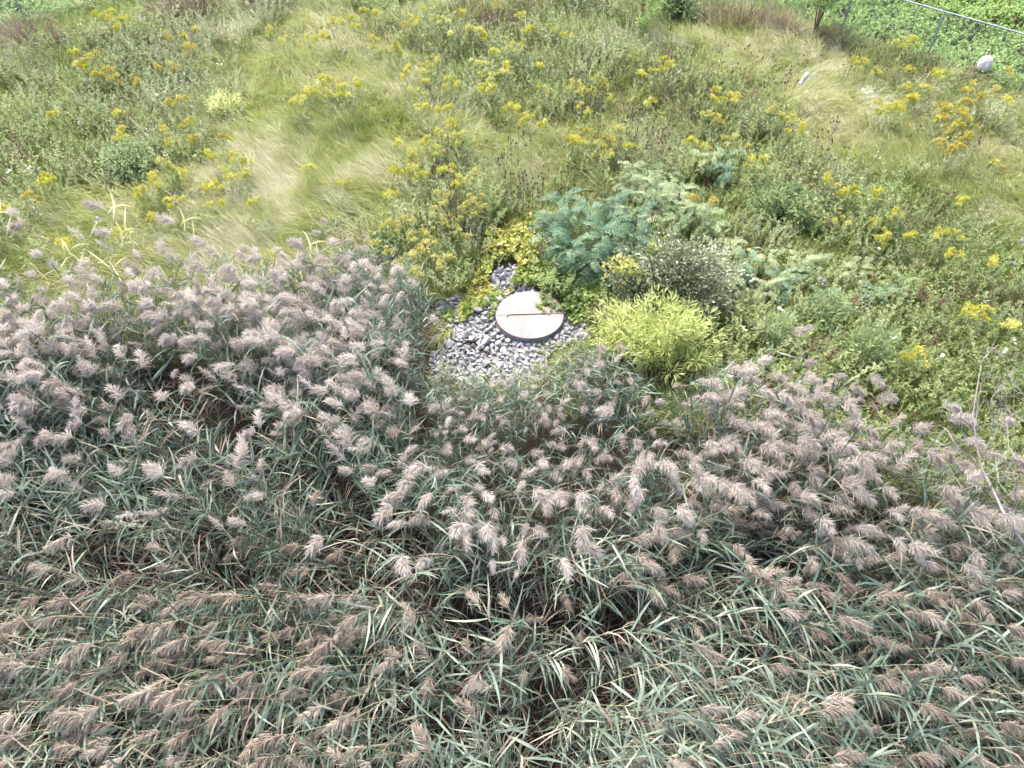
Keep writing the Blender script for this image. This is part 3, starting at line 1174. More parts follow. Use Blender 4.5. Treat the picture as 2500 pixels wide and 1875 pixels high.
limeb = at(1600, 905, 0)
place_bush('feathery_bush', limeb, 1.1, .85, 1.28, M['lime'], M['bark_red'], 'feathery lime green bush in front of the grey bush', seed=43,
           nshoot=66, leaves_per=85, leaf_l=.13, leaf_w=.018, along=.3, droop=.5, drift=(-.10, .10, .12), trunk_r=.01, tight=.06)
for i, (u, v, rx, h, lab) in enumerate(((1885, 850, .42, .9, 'pale feathery shrub between the lime bush and the reed plumes'), (2085, 905, .50, .95, 'wispy pale green shrub rising behind the right-hand reeds'),
                                        (1995, 790, .42, .7, 'low grey-green feathery shrub beside the small sumacs'))):
    place_bush('wispy_shrub', at(u, v, 0), rx, rx * .8, h, M['pale_bush'], M['bark_red'], lab, 'shrub', 'wispy shrubs at the reed edge', seed=50 + i,
               nshoot=26, leaves_per=70, leaf_l=.09, leaf_w=.014, along=.3, drift=(.1, 0, .05), trunk_r=.008)
place_bush('leafy_bush', at(1895, 545, 0), .75, .6, .85, M['green_bush'], M['bark'], 'mid-green leafy bush behind the sumac thicket', seed=55,
           nshoot=55, leaves_per=75, leaf_l=.07, leaf_w=.022, along=.3)
place_bush('leafy_bush', at(325, 435, 0), .62, .55, .95, M['pale_bush'], M['bark'], 'pale green leafy shrub standing alone in the left meadow', seed=56,
           nshoot=48, leaves_per=70, leaf_l=.075, leaf_w=.03, along=.25)
place_bush('leafy_bush', at(560, 305, 0), .5, .45, .7, M['lime'], M['bark'], 'small yellow-green bush in the left meadow above the goldenrod', seed=57,
           nshoot=30, leaves_per=60, leaf_l=.07, leaf_w=.02, along=.25)
place_bush('leafy_bush', at(1640, 70, 0), .8, .7, 1.0, M['pale_bush'], M['bark'], 'light green bush beside the sapling at the top edge', seed=58,
           nshoot=50, leaves_per=70, leaf_l=.09, leaf_w=.045, along=.25)
place_bush('leafy_bush', at(1110, 560, 0), .55, .45, .6, M['weed_grey'], M['bark'], 'greyish leafy bush left of the golden vine', seed=59,
           nshoot=34, leaves_per=60, leaf_l=.07, leaf_w=.022, along=.2)
place_bush('leafy_bush', at(940, 620, 0), .4, .4, .55, M['green_bush'], M['bark'], 'low dark green bush at the back corner of the reed bed', seed=60,
           nshoot=26, leaves_per=60, leaf_l=.09, leaf_w=.025, along=.2)


def sapling(base, h, spread, label, seed, stems=1, mat=None, z0=.3):
    g = np.random.default_rng(seed)
    root = bpy.data.objects.new('sapling_tree', None)
    COL.objects.link(root)
    root.location = (float(base[0]), float(base[1]), float(gz(base[0], base[1])))
    tag(root, label, 'tree')
    tr, br, lf = MB(), MB(), MB()
    P, D = [], []
    for k in range(stems):
        a = g.uniform(0, 6.28)
        lean = np.array((math.cos(a), math.sin(a), 0)) * (.22 if stems > 1 else .05)
        t = np.linspace(0, 1, 8)
        pts = np.stack([lean[0] * h * t ** 1.3 + .02 * np.sin(t * 9 + k), lean[1] * h * t ** 1.3 + .02 * np.cos(t * 7 + k), h * t], -1)
        tube(tr, pts, np.linspace(.035 if stems == 1 else .022, .006, 8), 6)
        for j in range(26 if stems == 1 else 12):
            s = g.uniform(z0, .98)
            q = np.array([np.interp(s, t, pts[:, i]) for i in range(3)])
            b = g.uniform(0, 6.28)
            ln = spread * (1.05 - .6 * s) * g.uniform(.6, 1.1)
            d = np.array((math.cos(b), math.sin(b), .75))
            e = q + d * ln * .8
            mid = (q + e) / 2 + UP * .06
            tube(br, np.array([q, mid, e]), [.009, .006, .003], 4)
            m = 95
            u = g.uniform(.2, 1.08, m)[:, None]
            P.append(q * (1 - u) + e * u + g.normal(size=(m, 3)) * .075)
            D.append(np.tile(d, (m, 1)) * .4 + g.normal(size=(m, 3)))
    P, D = np.concatenate(P), np.concatenate(D)
    blades(lf, P, D, g.uniform(.06, .10, len(P)), g.uniform(.028, .042, len(P)), 2, -UP * .8, [.4, 1, .1], g=g, jit=.5)
    obj('trunk', tr.mesh('trunk', M['bark_red']), root)
    obj('branch', br.mesh('branch', M['bark_red']), root)
    obj('crown', lf.mesh('crown', mat or M['lush']), root)


sapling(at(1560, 108, 0), 2.9, .85, 'slender leafy sapling at the top edge right of centre', 61, 1, z0=.14)
sapling(at(1982, 100, 0), 2.7, .75, 'bushy young tree with several reddish stems beside the fence', 62, 6, z0=.28)


def build_sumacs():
    fronds = [frond_mesh(70 + i, pairs=9 + (i % 2), L=.42 + .035 * (i % 4)) for i in range(5)]
    fm = {c: [f.mesh('frond', M[c]) for f in fronds] for c in ('sumac', 'sumac_pale')}
    g = np.random.default_rng(77)
    T = [  # pixel of the crown, height, material, label
        (1398, 585, 1.05, 'sumac', 'dark blue-green sumac with drooping fronds nearest the vine bank'), (1375, 480, 1.30, 'sumac', 'sumac at the left shoulder of the dark thicket'),
        (1445, 478, 1.45, 'sumac', 'tall sumac in the middle of the dark thicket'), (1515, 462, 1.45, 'sumac', 'tall sumac at the right of the dark thicket'),
        (1478, 545, 1.25, 'sumac', 'sumac in the heart of the dark thicket'), (1555, 520, 1.35, 'sumac', 'sumac above the grey bush with pale fronds'),
        (1350, 520, .95, 'sumac', 'low sumac on the left flank of the thicket'), (1560, 585, 1.0, 'sumac', 'shaded sumac tucked behind the grey bush'),
        (1440, 620, .7, 'sumac', 'lowest sumac at the foot of the thicket'),
        (1605, 450, 1.25, 'sumac_pale', 'pale sumac beside the dark thicket'), (1665, 440, 1.15, 'sumac_pale', 'pale sumac on the upper right of the thicket'),
        (1700, 490, 1.05, 'sumac_pale', 'pale sumac beside the mid-green bush'), (1640, 395, 1.15, 'sumac_pale', 'light green sumac behind the thicket'),
        (1585, 405, 1.15, 'sumac_pale', 'sumac at the back of the thicket'), (1545, 400, 1.05, 'sumac_pale', 'sumac rising from the grass at the back'),
        (1660, 520, .95, 'sumac_pale', 'sumac between the thicket and the grey bush'),
        (1745, 350, 1.05, 'sumac_pale', 'small lone sumac behind the thicket with rounded top'), (1778, 370, .95, 'sumac', 'bluish sumac next to the lone rounded one'),
        (1790, 575, .95, 'sumac_pale', 'spreading sumac right of the grey bush'), (1835, 620, .95, 'sumac', 'sumac with long fronds in the right-hand row'),
        (1800, 650, .80, 'sumac_pale', 'low sumac hugging the grey bush'), (1880, 605, .90, 'sumac_pale', 'pale sumac in the right-hand row'),
        (1905, 660, .85, 'sumac', 'sumac at the front of the right-hand row'), (1960, 635, .75, 'sumac_pale', 'sumac at the far end of the right-hand row'),
        (1870, 690, .75, 'sumac_pale', 'smallest sumac in the right-hand row'),
        (2105, 645, .65, 'sumac_pale', 'short sumac among the weeds far right'), (2135, 700, .65, 'sumac', 'short sumac with greyish fronds among right-hand weeds'),
        (2205, 690, .65, 'sumac_pale', 'short rightmost sumac among the weeds'), (2020, 715, .65, 'sumac', 'short sumac above the wispy shrub')]
    for i, (u, v, h, c, lab) in enumerate(T):
        top = at(u, v, h * .92)
        x, y = top[0], top[1]
        z = float(gz(x, y))
        root = bpy.data.objects.new('sumac_shrub', None)
        COL.objects.link(root)
        root.location = (float(x), float(y), z)
        tag(root, lab, 'shrub', 'sumac shrubs beyond the lid')
        bush_discs.append((x, y, .28))
        tips = []
        for k in range(3):
            a = g.uniform(0, 6.28)
            hh = h * (1.0, .78, .6)[k] * g.uniform(.92, 1.05)
            e = np.array((math.cos(a) * .24 * k * .8, math.sin(a) * .24 * k * .8, hh * .8))
            b0 = np.array((0.03 * k, 0, -.02))
            mb = tube(MB(), np.array([b0, b0 * .5 + e * .5 + (0.02, 0, 0), e]), [.017, .012, .007], 5)
            obj('stem', mb.mesh('stem', M['bark_red']), root)
            tips.append((e, (10, 8, 6)[k]))
        for e, m in tips:
            for j in range(m):
                a = j * 2.4 + g.normal() * .25
                drop = (m - j) / m
                q = e - UP * .05 * j * .6
                fo = obj('frond', fm[c][g.integers(5)], root, q, (g.normal() * .25, -g.uniform(-.25, .75) + j * .09, a), g.uniform(.75, 1.1) * (.72 if u > 1720 else .88 if c == 'sumac_pale' else 1.0))
                if g.uniform() < .03:
                    pass


build_sumacs()

# ------------------------------------------------------------------ dead bare shrub at the right
def dead_shrub():
    base = at(2590, 1480, -.4)
    root = bpy.data.objects.new('dead_shrub', None)
    COL.objects.link(root)
    root.location = (float(base[0]), float(base[1]), -.5)
    tag(root, 'bare grey dead shrub reaching over the reeds at the right edge', 'shrub')
    o0 = np.array((base[0], base[1], -.5))

    def pt(u, v, y):
        """point on the upright plane at distance y"""
        y = y - .8
        dx, dy = (u - 1250.0) / FPX, (937.5 - v) / FPX
        t = y / (_cp + dy * _sp)
        return np.array((dx * t, y, CAM_H + t * (-_sp + dy * _cp))) - o0
    tr = [(0, 0, 0)] + [pt(*p) for p in ((2493, 1319, 5.0), (2452, 1256, 5.3), (2420, 1189, 5.6), (2395, 1142, 5.8))]
    obj('trunk', tube(MB(), np.array(tr), np.linspace(.024, .011, len(tr)), 6).mesh('trunk', M['dead_wood']), root)
    B = [([(2395, 1142, 5.8), (2382, 1069, 6.05), (2376, 1006, 6.3), (2389, 927, 6.6), (2398, 879, 6.8), (2420, 855, 6.9), (2439, 841, 7.0)], .016),
         ([(2380, 1040, 6.15), (2395, 940, 6.55), (2412, 915, 6.6)], .007),
         ([(2395, 1142, 5.8), (2364, 1110, 5.85), (2350, 1060, 5.9), (2345, 1010, 6.0), (2338, 977, 6.1)], .010),
         ([(2364, 1110, 5.85), (2345, 1098, 5.8), (2330, 1090, 5.8)], .006),
         ([(2398, 1104, 5.9), (2430, 1060, 6.0), (2458, 1034, 6.1), (2475, 1000, 6.15)], .009),
         ([(2420, 1189, 5.6), (2426, 1170, 5.5), (2500, 1155, 5.3), (2560, 1130, 5.2)], .011),
         ([(2452, 1256, 5.3), (2480, 1255, 5.1), (2475, 1235, 5.1), (2484, 1180, 5.2), (2520, 1145, 5.2)], .010),
         ([(2458, 1034, 6.1), (2462, 1090, 5.8), (2480, 1120, 5.6), (2540, 1140, 5.4)], .008),
         ([(2540, 1010, 6.2), (2500, 965, 6.4), (2478, 935, 6.5), (2468, 918, 6.55), (2478, 895, 6.7)], .010),
         ([(2560, 1130, 5.2), (2550, 1060, 5.9), (2540, 1010, 6.2)], .013),
         ([(2500, 1030, 6.1), (2470, 1010, 6.2), (2455, 1000, 6.25)], .006),
         ([(2420, 975, 6.4), (2438, 948, 6.5), (2450, 930, 6.55)], .005),
         ([(2420, 1189, 5.6), (2380, 1185, 5.5), (2340, 1200, 5.4)], .006),
         ([(2430, 1060, 6.0), (2420, 1020, 6.1), (2412, 985, 6.25)], .005)]
    for pts, r in B:
        q = np.array([pt(*p) for p in pts])
        obj('branch', tube(MB(), q, np.linspace(r, r * .35, len(q)) * .62, 5).mesh('branch', M['dead_wood']), root)
    g = np.random.default_rng(5)
    tw = MB()
    for pts, r in B:
        q = np.array([pt(*p) for p in pts])
        for k in range(7):
            i = g.integers(len(q) - 1)
            t = g.uniform()
            a = q[i] * (1 - t) + q[i + 1] * t
            d = norm(q[i + 1] - q[i]) + g.normal(size=3) * .7
            e = a + norm(d) * g.uniform(.12, .38)
            tube(tw, np.array([a, (a + e) / 2 + g.normal(size=3) * .02, e]), [.004, .003, .0015], 3)
    obj('twigs', tw.mesh('twigs', M['dead_wood']), root)


dead_shrub()

# ------------------------------------------------------------------ reed bed
V_WIND_L = (0.05, .62, -.15)         # for stems leaning left: their left-hand side is towards the camera
V_WIND_R = (0.05, -.62, -.15)
sets = {'T': [], 'U': [], 'P': [], 'L': [], 'R': [], 'UN': [], 'LN': [], 'RN': []}
variants = []


def add_variant(key, **kw):
    parts = reed_parts(**kw)
    variants.append((key, parts))
    sets[key].append(len(variants) - 1)


for i in range(5):
    add_variant('U', seed=100 + i, h=1.75 + .1 * i, lean0=4, lean1=26 + 5 * i, plume=True, puff=(.65, 1.05, 1.2, .9, 1.3)[i], wind=(.25, 0, 0), nod=40 + 14 * i)
for i in range(5):
    add_variant('P', seed=110 + i, h=1.7 + .1 * i, lean0=4, lean1=24 + 5 * i, plume=True, puff=(.8, 1.1, 1.25, 1.0, 1.3)[i], wind=(.3, -.1, 0), nod=55 + 14 * i)
for i in range(4):
    add_variant('T', seed=170 + i, h=1.6 + .12 * i, lean0=8, lean1=45 + 8 * i, plume=True, puff=(.7, .95, 1.1, .85)[i], wind=(.2, .1 * (i - 1.5), -.1), nod=45 + 12 * i, nleaf=15)
for i in range(4):
    add_variant('L', seed=120 + i, h=1.95 + .1 * i, lean0=14, lean1=78 + 4 * i, plume=True, puff=1.1, wind=V_WIND_L, nod=30, nleaf=15)
for i in range(4):
    add_variant('R', seed=130 + i, h=1.95 + .1 * i, lean0=14, lean1=78 + 4 * i, plume=True, puff=1.1, wind=V_WIND_R, nod=30, nleaf=15)
for i in range(4):
    add_variant('UN', seed=140 + i, h=1.45 + .15 * i, lean0=4, lean1=30 + 8 * i, plume=False, wind=(.2, 0, 0), nleaf=15)
for i in range(3):
    add_variant('LN', seed=150 + i, h=1.7 + .15 * i, lean0=12, lean1=70 + 6 * i, plume=False, wind=V_WIND_L, nleaf=17)
for i in range(3):
    add_variant('RN', seed=160 + i, h=1.7 + .15 * i, lean0=12, lean1=70 + 6 * i, plume=False, wind=V_WIND_R, nleaf=17)

vmesh, vasset = [], []
for key, (st, lv, pl) in variants:
    pm = M['plume_pale'] if key in ('U', 'P') else M['plume_tan']
    vmesh.append((st.mesh('stem', M['reed_stem']), lv.mesh('leaves', [M['reed_leaf'], M['reed_leaf_dry']]), pl.mesh('plume', pm) if pl else None))
    mb = MB()
    mb.merge(st, 0).merge(lv, 1)
    mats = [M['reed_stem'], M['reed_leaf'], M['reed_leaf_dry']]
    if pl:
        mb.merge(pl, 3)
        mats.append(pm)
    vasset.append(asset('reed_shape', mb.mesh('reed_shape', mats)))

holes = [(*at(u, v, .5)[:2], r) for u, v, r in ((430, 950, .62), (560, 1010, .68), (660, 1090, .45), (1400, 1175, .45), (1930, 1150, .3), (330, 1350, .4), (1480, 1480, .35), (1720, 1560, .3),
                                              (2050, 1620, .3), (1250, 1420, .4), (60, 1080, .3), (960, 1330, .35), (1560, 1270, .4), (1800, 1420, .35), (1980, 1230, .3), (300, 1700, .25))]


def build_reeds():
    g = np.random.default_rng(200)
    x, y = jgrid(-10, 10, -.3, 10.5, .168, g)
    d = Yb(x) - y
    dens = .78 + .42 * noise2(x, y, 1.1, 3)
    for hx, hy, hr in holes:
        dens = dens - 1.1 * np.exp(-((x - hx) ** 2 + (y - hy) ** 2) / (2 * (hr * .6) ** 2))
    dens = np.where((np.abs(x - .3) < 2.0) & (d < 2.2), np.maximum(dens, .9), dens)
    dens = np.where(d < .8, dens * sstep(-.5, .8, d), dens)
    k = (g.uniform(size=x.size) < dens) & ~keep_clear(x, y)
    for bx, by, br in bush_discs:
        k &= np.hypot(x - bx, y - by) > br * .9
    x, y, d = x[k], y[k], d[k]
    n = len(x)
    ex, ey = jgrid(-10, -.6, 5, 10.5, .17, g)
    ed = Yb(ex) - ey
    k = (ed > -.1) & (ed < 2.1 + .5 * noise2(ex, ey, .6, 2)) & ~keep_clear(ex, ey)
    for hx, hy, hr in holes[:3]:
        k &= np.hypot(ex - hx, ey - hy) > hr
    x, y = np.concatenate([x, ex[k]]), np.concatenate([y, ey[k]])
    ex2, ey2 = jgrid(1.6, 9, 2.5, 8.5, .30, g)
    ed = Yb(ex2) - ey2
    k = (ed > .1) & (ed < 2.6 + .5 * noise2(ex2, ey2, .6, 2)) & ~keep_clear(ex2, ey2)
    for bx, by, br in bush_discs:
        k &= np.hypot(ex2 - bx, ey2 - by) > br * .9
    x, y = np.concatenate([x, ex2[k]]), np.concatenate([y, ey2[k]])
    fx, fy = jgrid(-3, 3, 5, 11, .125, g)
    k = inpoly(fx, fy, fringe_poly) & ~keep_clear(fx, fy) & (Yb(fx) - fy < .3)
    n_bed = len(x)
    x, y = np.concatenate([x, fx[k]]), np.concatenate([y, fy[k]])
    d = Yb(x) - y
    n = len(x)
    fr = np.arange(n) >= n_bed
    # which way the reeds lie: lodged to the left at the lower left, to the right at the lower right, upright behind
    wl = sstep(5.6, 3.6, y + .25 * noise2(x, y, .5, 4)) * sstep(.3, -1.2, x)
    wr = sstep(4.9, 3.9, y + .3 * noise2(x, y, .5, 4)) * sstep(-.3, .8, x)
    az = np.where(x < .5, R(150), R(-35)) + g.normal(size=n) * .6
    mid = (np.abs(x - .4) < 1.7) & (y > 3.0)
    az = np.where(mid, R(-80) + g.normal(size=n) * .8, az)
    key = np.where((x < .6), 'U', 'P').astype(object)
    r = g.uniform(size=n)
    isl, isr = r < wl, (r < wr) & ~(r < wl)
    key[y < 4.6 + .5 * noise2(x, y, .8, 2)] = 'T'
    key[isl], key[isr] = 'L', 'R'
    az = np.where(isl, R(197) + g.normal(size=n) * .22, az)
    az = np.where(isr, R(-4) + g.normal(size=n) * .24, az)
    pf = np.full(n, .45)
    pf = np.where((x < -.4) & (d < 4.2), .30, pf)
    pf = np.where((x < -.4) & (d < 2.2), .95, pf)
    pf = np.where((x > 1.3) & (d < 3.4), .82, pf)
    pf = np.where(mid, .35, pf)
    pf = np.where((np.abs(x - .1) < 1.5) & (d < .8), .45, pf)
    pf = np.where((np.abs(x - .1) < 1.7) & (d >= .8) & (d < 2.2), .6, pf)
    pf = np.where((x < -.2) & (y < 4.2), .72, pf)
    pf = np.where((x > -.2) & (y < 3.6), .24, pf)
    pf = np.where((x > 2.2) & (y < 3.6), .5, pf)
    pf = np.where(fr, .2, pf)
    has = g.uniform(size=n) < pf
    vi = np.zeros(n, int)
    for i in range(n):
        kk = key[i]
        if not has[i]:
            kk = {'U': 'UN', 'P': 'UN', 'T': 'UN', 'L': 'LN', 'R': 'RN'}[kk]
        s = sets[kk]
        vi[i] = s[g.integers(len(s))]
    scl = g.uniform(.74, 1.14, n)
    scl = np.where(np.abs(x - .3) < 1.9, scl * (.62 + .38 * sstep(.2, 2.0, d)), scl)
    scl = np.where(d < 1.2, scl * .86, scl)
    scl = np.where(fr, g.uniform(.48, .75, n), scl)
    P = np.c_[x, y, gz(x, y) - .02]
    rot = np.c_[g.normal(size=n) * .07, g.normal(size=n) * .07, az]
    # the three hundred plumed reeds that show largest stand for themselves
    tip = P + np.c_[np.cos(az) * .6, np.sin(az) * .6, np.full(n, 1.5)]
    dist = np.linalg.norm(tip - np.array((0, 0, CAM_H)), axis=1)
    uv = np.array([px(t) for t in tip])
    inf = (uv[:, 0] > 20) & (uv[:, 0] < 2480) & (uv[:, 1] < 1860) & has
    order = np.argsort(np.where(inf, dist, 1e9))[:300]
    ind = set(order.tolist())
    for i in order:
        st, lv, pl = vmesh[vi[i]]
        o = obj('reed', st, None, P[i], rot[i], scl[i])
        u, v = uv[i]
        col = ('at the left edge', 'far left', 'left', 'left of centre', 'centre', 'right of centre', 'right', 'far right', 'at the right edge')[int(np.clip(u // 278, 0, 8))]
        row = 'bottom edge' if v > 1700 else 'near the bottom' if v > 1550 else 'lower middle' if v > 1380 else 'upper middle' if v > 1200 else 'back'
        look = {'T': 'leaning reed with drooping tan plume', 'U': 'upright reed with loose pale plume', 'P': 'upright reed with puffy pinkish plume', 'L': 'reed bent left with hanging brown plume', 'R': 'reed bent right with narrow brown plume'}[variants[vi[i]][0]]
        tag(o, f'{look}, {col}, {row} of bed', 'reed', 'plumed reeds in the near bed')
        obj('leaves', lv, o)['kind'] = 'stuff'
        obj('plume', pl, o)
    rest = np.array([i for i in range(n) if i not in ind])
    scatter('reed_bed', vasset, P[rest], rot[rest], scl[rest], vi[rest], 'dense bed of grey-green reeds with pale plumes behind the nearest ones', 'reeds')
    for u, v, zz, lab in ((118, 545, 2.1, 'tall straggling reed with tan leaves near the left edge'), (165, 552, 2.0, 'second tall straggling reed from the left edge'), (322, 508, 2.3, 'tallest straggling reed above the left bed'),
                          (345, 562, 2.0, 'straggling reed with curled tan leaves above the left bed'), (492, 530, 2.1, 'tall straggling reed left of the teal rosette'), (530, 590, 1.9, 'straggling reed beside the teal rosette'),
                          (300, 590, 1.9, 'shorter straggling reed below the tallest one'), (15, 528, 2.1, 'straggling reed cut by the left edge'), (800, 590, 1.9, 'straggling reed at the back corner of the bed'), (225, 570, 1.9, 'straggling reed between the two left-hand pairs')):
        p = at(u + 30, v, zz)
        j = sets['U'][g.integers(5)]
        st, lv, pl = vmesh[j]
        o = obj('straggling_reed', st, None, (p[0], p[1] - .1, float(gz(p[0], p[1]))), (0, 0, R(165) + g.normal() * .2), zz / 1.9)
        tag(o, lab, 'reed', 'straggling reeds behind the left bed')
        dl = bpy.data.meshes.get('leaves_tan_%d' % j)
        if dl is None:
            dl = lv.copy()
            dl.name = 'leaves_tan_%d' % j
            dl.materials[0] = M['grass']
        obj('leaves', dl, o)['kind'] = 'stuff'
        obj('plume', pl, o)
    # dead stems lying criss-cross between the reeds
    das = []
    for s in range(6):
        gg = np.random.default_rng(300 + s)
        mb = MB()
        for q in range(7):
            p0 = gg.normal(size=3) * (.22, .22, .12) + (0, 0, .32)
            a = gg.normal() * .5
            e = p0 + np.array((math.cos(a), math.sin(a), gg.uniform(.05, .5))) * gg.uniform(.7, 1.5)
            tube(mb, np.array([p0, (p0 + e) / 2 + gg.normal(size=3) * .04, e]), [.0045, .004, .0025], 3)
        nl = 12
        blades(mb, gg.normal(size=(nl, 3)) * (.35, .35, .2) + (.2, 0, .45), gg.normal(size=(nl, 3)) + (0.6, 0, 0), gg.uniform(.2, .4, nl), gg.uniform(.012, .022, nl), 3, -UP * .8, None, g=gg, mat=1)
        das.append(asset('dead_stem_shape', mb.mesh('dead_stem_shape', [M['dead_stem'], M['reed_leaf_dry']])))
    x, y = jgrid(-9.5, 9.5, -.3, 9.5, .38, g)
    d = Yb(x) - y
    k = (d > np.where(np.abs(x - .3) < 2.2, 1.8, .5)) & ~keep_clear(x, y)
    x, y = x[k], y[k]
    n = len(x)
    az = np.where(x < -.3, R(195), R(5)) + g.normal(size=n) * .8
    scatter('dead_reeds', das, np.c_[x, y, gz(x, y)], np.c_[g.normal(size=n) * .15, g.normal(size=n) * .2, az], g.uniform(.8, 1.25, n), g.integers(6, size=n),
            'brown dead reed stems and dry leaves tangled under the reeds', 'dead reeds')


build_reeds()

# ------------------------------------------------------------------ meadow: grass and weeds
blobs = [(850, 130, 1.5, .7), (950, 180, 1.2, .7), (1000, 230, 1.0, .8), (900, 300, 1.3, .7), (760, 330, 1.5, .6), (700, 400, 1.2, .5), (850, 400, 1.2, .6), (900, 450, .8, .5), (1250, 330, .9, .8),
         (1330, 380, .9, .8), (1500, 300, .8, .5), (2050, 270, 1, .7), (2150, 310, 1.2, .8), (2050, 340, 1.2, .5), (2400, 420, 1.2, .7), (2480, 500, 1.0, .6), (300, 500, 1.0, .8), (450, 560, 1.2, .8),
         (250, 600, 1.0, .8), (600, 590, 1, .7), (700, 550, 1.0, .6), (1650, 110, 1.2, .6), (1750, 100, 1.2, .6), (2000, 120, 1.0, .5), (700, 60, 1.3, .5), (600, 150, 1.4, .3),
         (150, 200, 3, -.35), (300, 100, 2, -.3), (200, 420, 2, -.2), (1100, 170, 1.3, -.6), (1400, 100, 2.5, -.5), (1250, 200, 1.2, -.5), (2200, 700, 2.5, -.6), (2000, 600, 2, -.5), (1850, 450, 1.2, -.5),
         (1150, 480, 1.0, -.6), (2350, 800, 2, -.3)]
blob_w = [(*at(u, v, .3)[:2], r, a) for u, v, r, a in blobs]


def grassness(x, y):
    s = .28 + .16 * noise2(x, y, .8, 5)
    for bx, by, r, a in blob_w:
        s = s + (a * .85 if a > 0 else a) * np.exp(-((x - bx) ** 2 + (y - by) ** 2) / (2 * r * r))
    return s


def fence_side(x, y):
    """>0 outside the fence"""
    a = (y - 21.0) * 1.77 + (x - 9.25) * 1.64
    b = (y - 21.9) * 2.15 - (x + 14.1) * 1.6
    return np.maximum(a / 2.41, b / 2.68)


def flow_az(x, y):
    return R(215) + 1.5 * noise2(x, y, .22, 1) + .7 * noise2(x, y, .8, 2)


